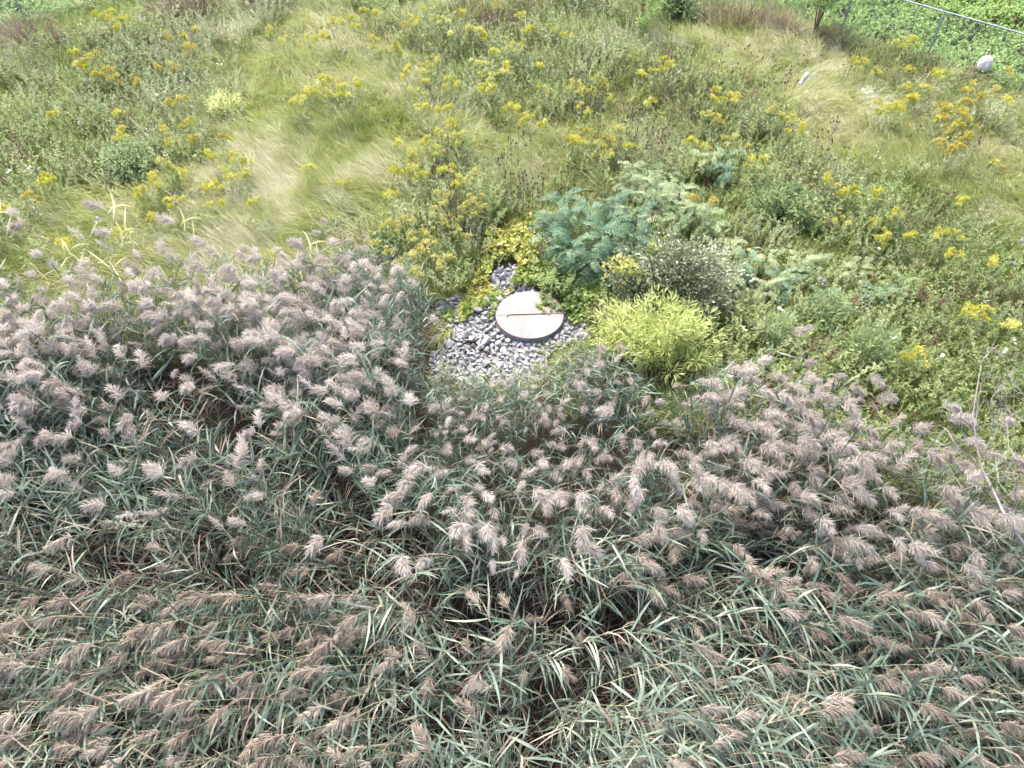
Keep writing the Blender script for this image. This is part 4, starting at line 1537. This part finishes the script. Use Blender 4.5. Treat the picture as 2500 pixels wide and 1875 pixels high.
def build_meadow():
    g = np.random.default_rng(400)
    def clear(x, y, marg=1.0):
        k = ~keep_clear(x, y) & (Yb(x) - y < .35) & ~(inpoly(x, y, fringe_poly) & (g.uniform(size=x.size) < .95))
        for bx, by, br in bush_discs:
            k &= np.hypot(x - bx, y - by) > br * marg
        return k
    # long soft grass lying in swirls
    ga = [asset('grass_shape', grass_tuft(410 + i, n=75, l0=.35, l1=.66 + .04 * i, flow=.7 + .2 * i, w=.0085, spread=.2).mesh('grass_shape', M['grass'])) for i in range(5)]
    gb = [asset('grass_shape', grass_tuft(420 + i, n=50, l0=.18, l1=.38, flow=.5, spread=.18, w=.010).mesh('grass_shape', M['grass_green'])) for i in range(3)]
    x, y = jgrid(-18, 18, 4.5, 29, .22, g)
    k = clear(x, y, .8) & (fence_side(x, y) < 0.3)
    x, y = x[k], y[k]
    gr = grassness(x, y)
    n = len(x)
    tall = g.uniform(size=n) < gr
    kind = np.where(tall, g.integers(0, 5, n), 5 + g.integers(0, 3, n))
    scl = np.where(tall, g.uniform(.7, 1.15, n), g.uniform(.7, 1.2, n))
    rot = np.c_[g.normal(size=n) * .12, g.normal(size=n) * .12, flow_az(x, y) + g.normal(size=n) * .6]
    scatter('meadow_grass', ga + gb, np.c_[x, y, gz(x, y) - .01], rot, scl, kind, 'long soft meadow grass lying in pale and olive swirls', 'grass')
    # leafy weeds
    wa, wm = [], []
    spec = [('weed', dict(stems=7)), ('weed', dict(stems=6, per=28, h0=.5, h1=.85)), ('weed_grey', dict(stems=6, per=26)), ('weed', dict(stems=8, per=20, leaf=(.06, .11), lw=.028, h0=.3, h1=.55)),
            ('weed_grey', dict(stems=5, per=30, h0=.45, h1=.8, lw=.017)), ('weed_brown', dict(stems=7, per=18, h0=.45, h1=.8, lw=.014, leaf=(.04, .07)))]
    for i, (c, kw) in enumerate(spec):
        st, lf = weed_plant(430 + i, **kw)
        mb = MB().merge(st, 0).merge(lf, 1)
        me = mb.mesh('weed_shape', [M['weed_brown'] if c == 'weed_brown' else M['weed'], M[c]])
        wm.append(me)
        wa.append(asset('weed_shape', me))
    x, y = jgrid(-18, 18, 4.5, 29, .27, g)
    k = clear(x, y, .9) & (fence_side(x, y) < .2)
    x, y = x[k], y[k]
    gr = grassness(x, y)
    k = g.uniform(size=x.size) > np.clip(gr * 1.2 - .15, 0, .78)
    x, y, gr = x[k], y[k], gr[k]
    n = len(x)
    nn = noise2(x, y, .35, 0) + g.normal(size=n) * .45
    kind = np.select([nn < -.7, nn < -.2, nn < .25, nn < .7], [3, 0, 1, 4], 2)
    br = np.exp(-((x - at(1210, 40, .4)[0]) ** 2 + (y - at(1210, 40, .4)[1]) ** 2) / 1.6) + .7 * np.exp(-((x - at(2180, 140, .4)[0]) ** 2 + (y - at(2180, 140, .4)[1]) ** 2) / 1.4) \
        + .6 * np.exp(-((x - at(1520, 230, .4)[0]) ** 2 + (y - at(1520, 230, .4)[1]) ** 2) / 2.2) + .7 * np.exp(-((x - at(1310, 560, .4)[0]) ** 2 + (y - at(1310, 560, .4)[1]) ** 2) / .25) + .10
    kind = np.where(g.uniform(size=n) < br, 5, kind)
    scl = g.uniform(.65, 1.15, n) * (1 + .32 * noise2(x, y, 1.1, 4)).clip(.55, 1.5) * np.where(gr > .6, .55, 1.0) * np.where(fence_side(x, y) > -2.2, np.where(x < 0, .45, .75), 1.0)
    az = g.uniform(0, 6.28, n)
    P = np.c_[x, y, gz(x, y)]
    rot = np.c_[g.normal(size=n) * .1, g.normal(size=n) * .1, az]
    # the weeds nearest to the camera, one by one
    uv = np.array([px(p + (0, 0, .5)) for p in P])
    inf = (uv[:, 0] > 5) & (uv[:, 0] < 2495) & (uv[:, 1] > 0)
    dist = np.linalg.norm(P - np.array((0, 0, CAM_H)), axis=1)
    order = np.argsort(np.where(inf, dist, 1e9))[:260]
    names = {0: 'bushy green leafy weed', 1: 'tall green leafy weed', 2: 'greyish leafy weed', 3: 'low broad-leaved weed', 4: 'slender grey-green weed', 5: 'withered brown weed'}
    for i in order:
        o = obj('leafy_weed', wm[kind[i]], None, P[i], rot[i], scl[i])
        u, v = uv[i]
        if u < 900:
            w = 'behind the left-hand reeds'
        elif u < 1330 and v > 650:
            w = 'at the edge of the stones'
        elif u < 1330:
            w = 'between the reeds and the golden vine'
        elif u < 1850:
            w = 'around the lime bush and the sumacs'
        elif v < 780:
            w = 'in the right-hand weeds below the sumac row'
        else:
            w = 'behind the right-hand reed plumes'
        side = 'nearer the left edge' if u < 450 else 'nearer the right edge' if u > 2200 else 'well inside the picture'
        tag(o, f'{names[int(kind[i])]} {w}, {side}', 'weed', 'leafy weeds nearest the reeds')
    sel = np.setdiff1d(np.arange(n), order)
    scatter('meadow_weeds', wa, P[sel], rot[sel], scl[sel], kind[sel], 'mixed green and grey-green weeds covering the meadow', 'weeds')
    # lush growth beyond the fence
    la = []
    for i in range(4):
        st, lf = weed_plant(450 + i, stems=9, per=14, h0=.12, h1=.32, leaf=(.06, .10), lw=.035, spread=.22)
        la.append(asset('lush_shape', MB().merge(st, 0).merge(lf, 0).mesh('lush_shape', M['lush'])))
    x, y = jgrid(-26, 26, 12, 42, .33, g)
    k = fence_side(x, y) > -.3
    x, y = x[k], y[k]
    n = len(x)
    scatter('lush_growth', la, np.c_[x, y, gz(x, y)], np.c_[g.normal(size=n) * .1, g.normal(size=n) * .1, g.uniform(0, 6.28, n)], g.uniform(.8, 1.4, n), g.integers(0, 4, n),
            'bright green low growth on the far side of the fence', 'ground cover')


build_meadow()

# ------------------------------------------------------------------ goldenrod, one clump at a time
GOLD_Y = """235,20 262,40 287,55 312,25 270,20 300,45 190,130 195,165 400,320 283,260 120,270 290,320 515,385 540,410 580,380 602,412 592,392 560,420 400,410 430,425 375,440 350,465 390,460 420,485 450,490
125,445 110,430 10,500 625,490 535,490 780,190 770,210 800,185 825,188 842,205 750,215 800,230 836,236 720,255 745,250 870,190 760,75 795,78 812,40 832,44 870,60 905,70 920,95 960,88 968,97 860,30 880,12 920,20
1000,20 1022,40 1032,8 1050,30 1080,45 1100,70 1150,60 1172,62 1190,72 1200,120 1230,150 1270,30 1290,60 1280,100 1000,155 1040,140 1036,170 990,160 1046,186 1020,206 1020,243 1036,242 1086,260 1090,185 1120,195
1150,146 1180,150 1186,171 1190,200 1170,206 1210,215 1200,190 1225,170 1250,246 1266,256 1286,276 1095,300 1106,311 1080,322 1120,326 970,346 1000,356 1011,371 1040,336 1066,350 970,401 1010,401 1030,416 1086,406
1100,396 1116,426 1120,446 950,470 755,416 1395,196 1416,191 1420,206 1436,216 1460,181 1476,196 1490,221 1545,131 1620,136 1640,156 1610,161 1570,171 1590,166 1740,231 1756,216 1736,261 1786,229 1800,231
1420,266 1436,286 1330,300 1416,341 1460,351 1480,366 1540,351 1840,381 1861,376 2185,100 2211,91 2231,86 2090,141 2111,141 2141,156 2226,146 2281,171 2301,171 2221,191 2261,196 2226,221 2241,226 2156,251 2146,246
2191,246 2201,251 2461,241 1891,256 1911,271 1886,266 1936,269 1961,291 1921,311 2025,426 2046,451 2061,466 2086,451 2141,471 2056,531 2186,516 2146,531 2151,576 2161,571 2231,561 2291,556 2336,566
2340,626 2421,641 2381,746 2406,751 2471,786 2256,861 2231,856 300,555 160,590 520,455 640,610 840,440 2350,480 2440,380 1590,240 1690,330 1330,205 1250,110 1310,150 1350,60 1380,90 700,90 660,60"""
GOLD_O = """240,136 255,161 230,171 270,171 210,150 335,181 405,76 440,81 480,66 460,116 415,141 380,146 415,246 440,241 305,311 430,341 540,326 455,300 470,330 75,471 370,520 1400,340 1440,320 1500,346
2361,201 2381,196 2391,233 2361,231 2411,216 2431,211 2311,241 2321,261 2311,271 2341,281 2361,271 2376,281 2351,291 2331,301 2361,261 2321,251 2345,262 2351,331 2301,341 2321,351 2341,346 2365,320 2461,161 1755,271 1720,341 1690,480 1735,486 1060,130 1130,20 1210,10 980,45"""
GOLD_P = """1010,652 980,640 1062,592 1042,562 1082,622 1022,602 962,602 1132,502 1005,560 1080,530 1120,560 1160,520 1060,500 985,520 1140,440 1175,470 1100,470 930,540 905,585 1160,420 1480,330 1510,310 1800,330"""


def build_goldenrod():
    g = np.random.default_rng(500)
    folm, heads = [], {}
    heights = []
    for i in range(6):
        gg = np.random.default_rng(510 + i)
        st, lf = weed_plant(520 + i, stems=5, per=26, h0=.55, h1=.85, leaf=(.05, .09), lw=.018, spread=.14)
        folm.append(MB().merge(st, 0).merge(lf, 0).mesh('foliage', M['weed'] if i % 2 else M['weed_grey']))
    hm = [golden_head(530 + i, .062 + .013 * i) for i in range(4)]
    for c in ('yellow', 'ochre', 'pale_yellow'):
        heads[c] = [h.mesh('flower_head', M[c]) for h in hm]
    stalk = tube(MB(), np.array([(0, 0, -.75), (.01, 0, -.3), (0, 0, .1)]), [.005, .004, .002], 3).mesh('stalk', M['weed'])
    for txt, c in ((GOLD_Y, 'yellow'), (GOLD_O, 'ochre'), (GOLD_P, 'pale_yellow')):
        for tok in txt.split():
            u, v = [float(a) for a in tok.split(',')]
            h = g.uniform(.72, .92)
            p = at(u, v + 4, h)
            x, y = float(p[0]), float(p[1])
            root = bpy.data.objects.new('goldenrod', None)
            COL.objects.link(root)
            z = float(gz(x, y))
            root.location = (x, y, z)
            hue = {'yellow': 'bright yellow', 'ochre': 'orange-yellow', 'pale_yellow': 'pale yellow'}[c]
            if v < 120:
                row = 'along the top edge'
            elif v < 260:
                row = 'in the far meadow'
            elif v < 400:
                row = 'in the middle of the meadow'
            else:
                row = 'in the near meadow'
            if u < 330:
                w = 'by the left edge'
            elif u < 650:
                w = 'left of the pale grass swirls'
            elif u < 900:
                w = 'among the pale grass swirls'
            elif u < 1130:
                w = 'straight behind the stones'
            elif u < 1350:
                w = 'straight behind the round lid'
            elif u < 1700:
                w = 'behind the sumac thicket'
            elif u < 2050:
                w = 'right of the sumac thicket'
            elif u < 2280:
                w = 'towards the right-hand fence'
            else:
                w = 'by the right edge'
            tag(root, f'{hue} goldenrod clump {row}, {w}', 'goldenrod', 'goldenrod clumps in the meadow')
            a = g.uniform(0, 6.28)
            obj('foliage', folm[g.integers(6)], root, (0, 0, 0), (0, 0, a), h / .8)['kind'] = 'stuff'
            m = int(g.integers(3, 6)) if c != 'pale_yellow' else int(g.integers(4, 7))
            for k in range(m):
                rr = 0 if k == 0 else g.uniform(.07, .17 if c != 'pale_yellow' else .3)
                aa = g.uniform(0, 6.28)
                q = (rr * math.cos(aa), rr * math.sin(aa), h - z * 0 - .05 - (0 if k == 0 else g.uniform(0, .14)))
                fh = obj('flower_head', heads[c if g.uniform() > .16 else ('pale_yellow' if c != 'ochre' else 'yellow')][g.integers(4)], root, q, (g.normal() * .25, g.normal() * .25, g.uniform(0, 6.28)), g.uniform(.75, 1.15))
                obj('stalk', stalk, fh)


build_goldenrod()

# ------------------------------------------------------------------ teasels
def build_teasels():
    g = np.random.default_rng(600)
    # egg-shaped spiny head with a collar of bracts
    hd = MB()
    rows = [(0.0, -.035), (.016, -.028), (.021, -.008), (.019, .014), (.010, .032), (.0, .04)]
    V = [(r * math.cos(k * math.pi / 4), r * math.sin(k * math.pi / 4), z) for r, z in rows[1:-1] for k in range(8)] + [(0, 0, rows[0][1]), (0, 0, rows[-1][1])]
    F = [(i * 8 + k, i * 8 + (k + 1) % 8, (i + 1) * 8 + (k + 1) % 8, (i + 1) * 8 + k) for i in range(3) for k in range(8)]
    hd.add(V, F)
    hd.add(V, [(32, (k + 1) % 8, k) for k in range(8)] + [(33, 24 + k, 24 + (k + 1) % 8) for k in range(8)])
    aa = np.arange(9) * 2 * math.pi / 9
    blades(hd, np.tile((0, 0, -.034), (9, 1)), np.stack([np.cos(aa), np.sin(aa), .5 + 0 * aa], -1), .06, .004, 2, UP * 1.2, [1, .8, .2])
    hme = hd.mesh('seed_head', M['teasel'])
    spots = []
    zones = [(1505, 235, 85, 45, 26), (1100, 500, 45, 40, 12), (1285, 430, 45, 25, 12), (1385, 430, 30, 25, 4), (2180, 130, 70, 25, 16), (1880, 170, 90, 45, 14), (1980, 320, 70, 40, 10), (1250, 340, 60, 40, 8), (1560, 300, 90, 40, 14),
             (1090, 370, 60, 40, 6), (2300, 380, 80, 50, 6)]
    near = ['in the brown patch behind the sumac thicket', 'left of the golden vine', 'in the grass behind the golden vine', 'at the left of the sumac thicket', 'in the brown patch near the right-hand fence', 'in the far right meadow',
            'in the pale grass right of the sumacs', 'in the grass swirl behind the lid', 'in the grass behind the lone sumac', 'among the goldenrod behind the stones', 'in the grass near the right edge']
    for zi, (u0, v0, su, sv, k) in enumerate(zones):
        for j in range(k):
            u, v = u0 + g.normal() * su * .95, v0 + g.normal() * sv * .95
            h = g.uniform(.95, 1.35)
            p = at(u, v, h)
            root = bpy.data.objects.new('teasel', None)
            COL.objects.link(root)
            root.location = (float(p[0]), float(p[1]), float(gz(p[0], p[1])))
            tag(root, f'tall brown teasel with dark seed heads {near[zi]}', 'teasel', 'teasels ' + near[zi])
            st = MB()
            top = np.array((g.normal() * .06, g.normal() * .06, h))
            tube(st, np.array([(0, 0, 0), top * .5 + (0.01, 0.0, 0), top]), [.006, .005, .003], 3)
            tips = [top]
            for b in range(int(g.integers(2, 5))):
                s = g.uniform(.55, .85)
                a = g.uniform(0, 6.28)
                e = top * s + np.array((math.cos(a) * .12, math.sin(a) * .12, g.uniform(.1, .26)))
                tube(st, np.array([top * s, (top * s + e) / 2 + (math.cos(a) * .03, math.sin(a) * .03, -.02), e]), .0028, 3)
                tips.append(e)
            obj('stem', st.mesh('stem', M['weed_brown']), root)
            for t in tips:
                obj('seed_head', hme, root, t + (0, 0, .03), (g.normal() * .15, g.normal() * .15, g.uniform(0, 6)), g.uniform(.62, .85))


build_teasels()

# ------------------------------------------------------------------ dry tufts, rosettes, small flowers
def build_small():
    g = np.random.default_rng(700)
    dm = [grass_tuft(710 + i, n=260, spread=.30, l0=.4, l1=.75, flow=.5, w=.011).mesh('dry_tuft', M['dry_grass']) for i in range(3)]
    for u, v, s, lab in ((50, 95, 1.2, 'brown dry grass mound below the left fence post'), (100, 85, 1.1, 'brown dry grass mound beside the leftmost one'), (140, 100, .8, 'small brown tuft at the end of the left dry mounds'),
                         (425, 35, 1.2, 'dry brown grass mound at the top edge, left of centre'), (475, 22, 1.2, 'dry brown grass mound touching the top edge'), (515, 15, 1.0, 'tan dry tuft at the top edge'), (632, 15, 1.0, 'dark dry tuft beside the top edge goldenrod'),
                         (1690, 52, 1.0, 'dry grass tuft at the left end of the brown verge'), (1735, 55, 1.1, 'dry grass tuft second in the brown verge'), (1780, 58, 1.1, 'dry grass tuft in the middle of the brown verge'),
                         (1825, 62, 1.1, 'dry grass tuft right of the verge middle'), (1870, 66, 1.1, 'dry grass tuft near the bushy young tree'), (1910, 72, 1.0, 'dry grass tuft at the right end of the brown verge'),
                         (2030, 90, .9, 'dry grass tuft at the foot of the fence post')):
        p = at(u, v + 14, .1)
        o = obj('dry_tuft', dm[g.integers(3)], None, (p[0], p[1], float(gz(p[0], p[1]))), (0, 0, g.uniform(3.6, 5.6)), s * 1.15)
        tag(o, lab, 'grass tuft', 'dry grass tufts along the fence')
    # rosettes with broad teal leaves
    for u, v, s, lab in ((662, 572, 1.0, 'teal leaf rosette in the grass behind the left-hand reeds'), (560, 640, 1.1, 'teal leaf rosette half hidden by reed plumes'), (520, 660, .8, 'small teal rosette among the reed plumes'),
                         (938, 300, .7, 'small teal rosette in the pale grass'), (1245, 345, .8, 'teal rosette in the grass swirl behind the lid'), (965, 385, .7, 'teal rosette beside the yellow goldenrod'), (740, 640, .8, 'teal rosette at the back of the reeds')):
        p = at(u, v, .1)
        root = bpy.data.objects.new('leaf_rosette', None)
        COL.objects.link(root)
        root.location = (float(p[0]), float(p[1]), float(gz(p[0], p[1])) + .08)
        tag(root, lab, 'plant', 'broad-leaved rosettes')
        mb = MB()
        blades(mb, np.array(((0, 0, 0.),)), np.array(((1, 0, .9),)), .30, .085, 4, np.array(((0.3, 0, -1.3),)), [.35, .8, 1, .75, .06], ref=np.array(((0, 0.1, 1.0),)))
        lm = mb.mesh('leaf', M['teal_leaf'])
        for k in range(11):
            obj('leaf', lm, root, (0, 0, .01 * k), (g.normal() * .2, g.uniform(-.5, .25), k * 2.4), s * g.uniform(.65, 1.05))
    # small white and blue flowers
    disc = MB()
    a = np.arange(10) * 2 * math.pi / 10
    disc.add(np.concatenate([np.stack([.05 * np.cos(a), .05 * np.sin(a), .012 * np.cos(a * 5)], -1), [(0, 0, .012)]]), [(i, (i + 1) % 10, 10) for i in range(10)])
    st = tube(MB(), np.array([(0, 0, -.6), (.01, 0, -.3), (0, 0, 0)]), .004, 3).mesh('stem', M['weed'])
    for col, lst, lab in (('white_petal', ((2108, 217), (2127, 222), (2117, 226), (2147, 605), (25, 420), (75, 410), (385, 235), (530, 155), (2185, 830), (1905, 745), (1840, 680), (2300, 870), (2475, 830), (2455, 855)), 'white flower head'),
                          ('blue_petal', ((235, 527), (348, 42), (160, 105), (22, 140), (193, 298), (225, 183), (1567, 288), (2015, 680), (2485, 600), (2472, 650), (838, 112)), 'lilac-blue aster')):
        dme = disc.mesh('petals', M[col])
        for i, (u, v) in enumerate(lst):
            p = at(u, v, .75)
            root = bpy.data.objects.new('wildflower', None)
            COL.objects.link(root)
            root.location = (float(p[0]), float(p[1]), float(gz(p[0], p[1])) + .1)
            w = 'by the left edge' if u < 300 else 'in the left meadow' if u < 900 else 'behind the sumac thicket' if u < 1700 else 'in the right-hand weeds' if v > 400 else 'in the far right meadow'
            tag(root, f'{lab} {w}', 'flower', f'small {lab}s')
            for k in range(3 if col == 'blue_petal' else 2):
                f = obj('petals', dme, root, (g.normal() * .06 * (k > 0), g.normal() * .06 * (k > 0), .66 - .03 * k), (g.normal() * .2, g.normal() * .2, 0), (.5 if k else .6) * (.9 if col == 'blue_petal' else 1))
                obj('stem', st, f)
    # red autumn leaves among the weeds
    lm = vine_leaf(MB(), np.zeros((1, 3)), np.array(((0, 0, 1.0),)), np.array((.09,)), np.array((0.0,))).mesh('leaf', M['red_leaf'])
    for i, (u, v, lab) in enumerate(((2228, 640, 'red-leaved sprig in the right-hand weeds'), (2130, 668, 'red-leaved sprig above the short sumacs'), (2222, 715, 'red-leaved sprig by the rightmost short sumac'), (2090, 730, 'red-leaved sprig below the short sumacs'))):
        p = at(u, v, .6)
        root = bpy.data.objects.new('red_sprig', None)
        COL.objects.link(root)
        root.location = (float(p[0]), float(p[1]), float(gz(p[0], p[1])))
        tag(root, lab, 'plant', 'red-leaved sprigs')
        obj('stem', tube(MB(), np.array([(0, 0, 0), (.02, 0, .3), (0, 0, .6)]), .004, 3).mesh('stem', M['bark_red']), root)
        for k in range(4):
            obj('leaf', lm, root, (g.normal() * .05, g.normal() * .05, .6 - .03 * k), (g.normal() * .5, g.normal() * .5, g.uniform(0, 6.28)), g.uniform(.4, .65))


build_small()

# ------------------------------------------------------------------ boulder, scrap, hose
def build_odds():
    import bmesh
    g = np.random.default_rng(800)
    bm = bmesh.new()
    bmesh.ops.create_icosphere(bm, subdivisions=4, radius=1)
    for v in bm.verts:
        d = v.co.normalized()
        r = 1 + .10 * float(noise2(d.x * 2 + d.z, d.y * 2 - d.z, .6, 2)) + .05 * float(noise2(d.x * 4 + d.z * 3, d.y * 4, 1.0, 3))
        v.co = Vector((d.x * .17 * r, d.y * .165 * r, max(d.z, -.7) * .19 * r))
    me = bpy.data.meshes.new('boulder')
    bm.to_mesh(me)
    bm.free()
    for p in me.polygons:
        p.use_smooth = True
    me.materials.append(solid_mat('pale_rock', [(.36, .31, .28), (.50, .46, .43), (.56, .53, .51)], scale=5, rough=0.9, bump=0.7, bscale=26))
    p = at(2408, 150, .55)
    o = obj('boulder', me, None, (p[0], p[1], .47), (0.1, 0.1, .4))
    tag(o, 'pale rounded boulder on a rise beside the right-hand fence', 'boulder')
    # a heap of earth carries it
    V = []
    n = 20
    for r, z in ((.75, -.1), (.52, .12), (.34, .26), (.15, .31)):
        V += [(r * math.cos(k * 2 * math.pi / n) * (1 + .1 * g.normal()), r * math.sin(k * 2 * math.pi / n) * (1 + .1 * g.normal()), z) for k in range(n)]
    F = [(i * n + k, i * n + (k + 1) % n, (i + 1) * n + (k + 1) % n, (i + 1) * n + k) for i in range(3) for k in range(n)]
    mb = MB().add(V, F)
    mb.add(V, [list(range(3 * n, 4 * n))])
    e = obj('earth_mound', mb.mesh('earth_mound', M['soil']), None, (p[0], p[1], float(gz(p[0], p[1]))))
    tag(e, 'low earth rise under the pale boulder', None, None, 'structure')
    # crumpled sheet of pale scrap caught on the weeds
    mb = MB()
    nx, ny = 9, 6
    V = []
    for j in range(ny):
        for i in range(nx):
            x, y = (i / (nx - 1) - .5) * .30, (j / (ny - 1) - .5) * .10
            z = .035 * math.sin(x * 22 + y * 9) + .03 * math.cos(y * 40 + x * 5) + g.normal() * .012 + .9 * max(0, x) * x
            V.append((x, y, z))
    F = [(j * nx + i, j * nx + i + 1, (j + 1) * nx + i + 1, (j + 1) * nx + i) for j in range(ny - 1) for i in range(nx - 1)]
    V2 = [(a, b, c - .008) for a, b, c in V]
    k = nx * ny
    edge = [i for i in range(nx)] + [nx * j + nx - 1 for j in range(1, ny)] + [nx * (ny - 1) + i for i in range(nx - 2, -1, -1)] + [nx * j for j in range(ny - 2, 0, -1)]
    mb.add(V + V2, F + [tuple(q + k for q in f[::-1]) for f in F] + [(edge[i], edge[i] + k, edge[(i + 1) % len(edge)] + k, edge[(i + 1) % len(edge)]) for i in range(len(edge))])
    p = at(1963, 192, .62)
    root = obj('crumpled_scrap', mb.mesh('crumpled_scrap', M['scrap']), None, p, (R(25), R(-35), R(55)))
    tag(root, 'crumpled pale grey scrap caught on weeds in the far right meadow', 'scrap')
    t = tube(MB(), np.array([(.05, .02, .0), (.12, .06, .06), (.18, .05, .09), (.24, .08, .08)]), [.012, .011, .010, .006], 6)
    obj('loose_strip', t.mesh('loose_strip', M['scrap']), root, rot=(0, R(20), R(-60)))
    # pale bent hose by the young tree
    q = np.array([at(u, v, z) for u, v, z in ((1917, 82, .10), (1925, 81, .16), (1932, 78, .20), (1940, 75, .24), (1949, 74, .28), (1956, 75, .30), (1961, 72, .32), (1967, 70, .30))])
    tt = np.linspace(0, len(q) - 1, 24)
    q = np.stack([np.interp(tt, np.arange(len(q)), q[:, i]) for i in range(3)], -1)
    c = q[0].copy()
    c[2] = 0
    root = obj('bent_hose', tube(MB(), q - c, .021, 8).mesh('bent_hose', M['hose']), None, c)
    tag(root, 'pale bent length of hose at the foot of the bushy young tree', 'hose')


build_odds()
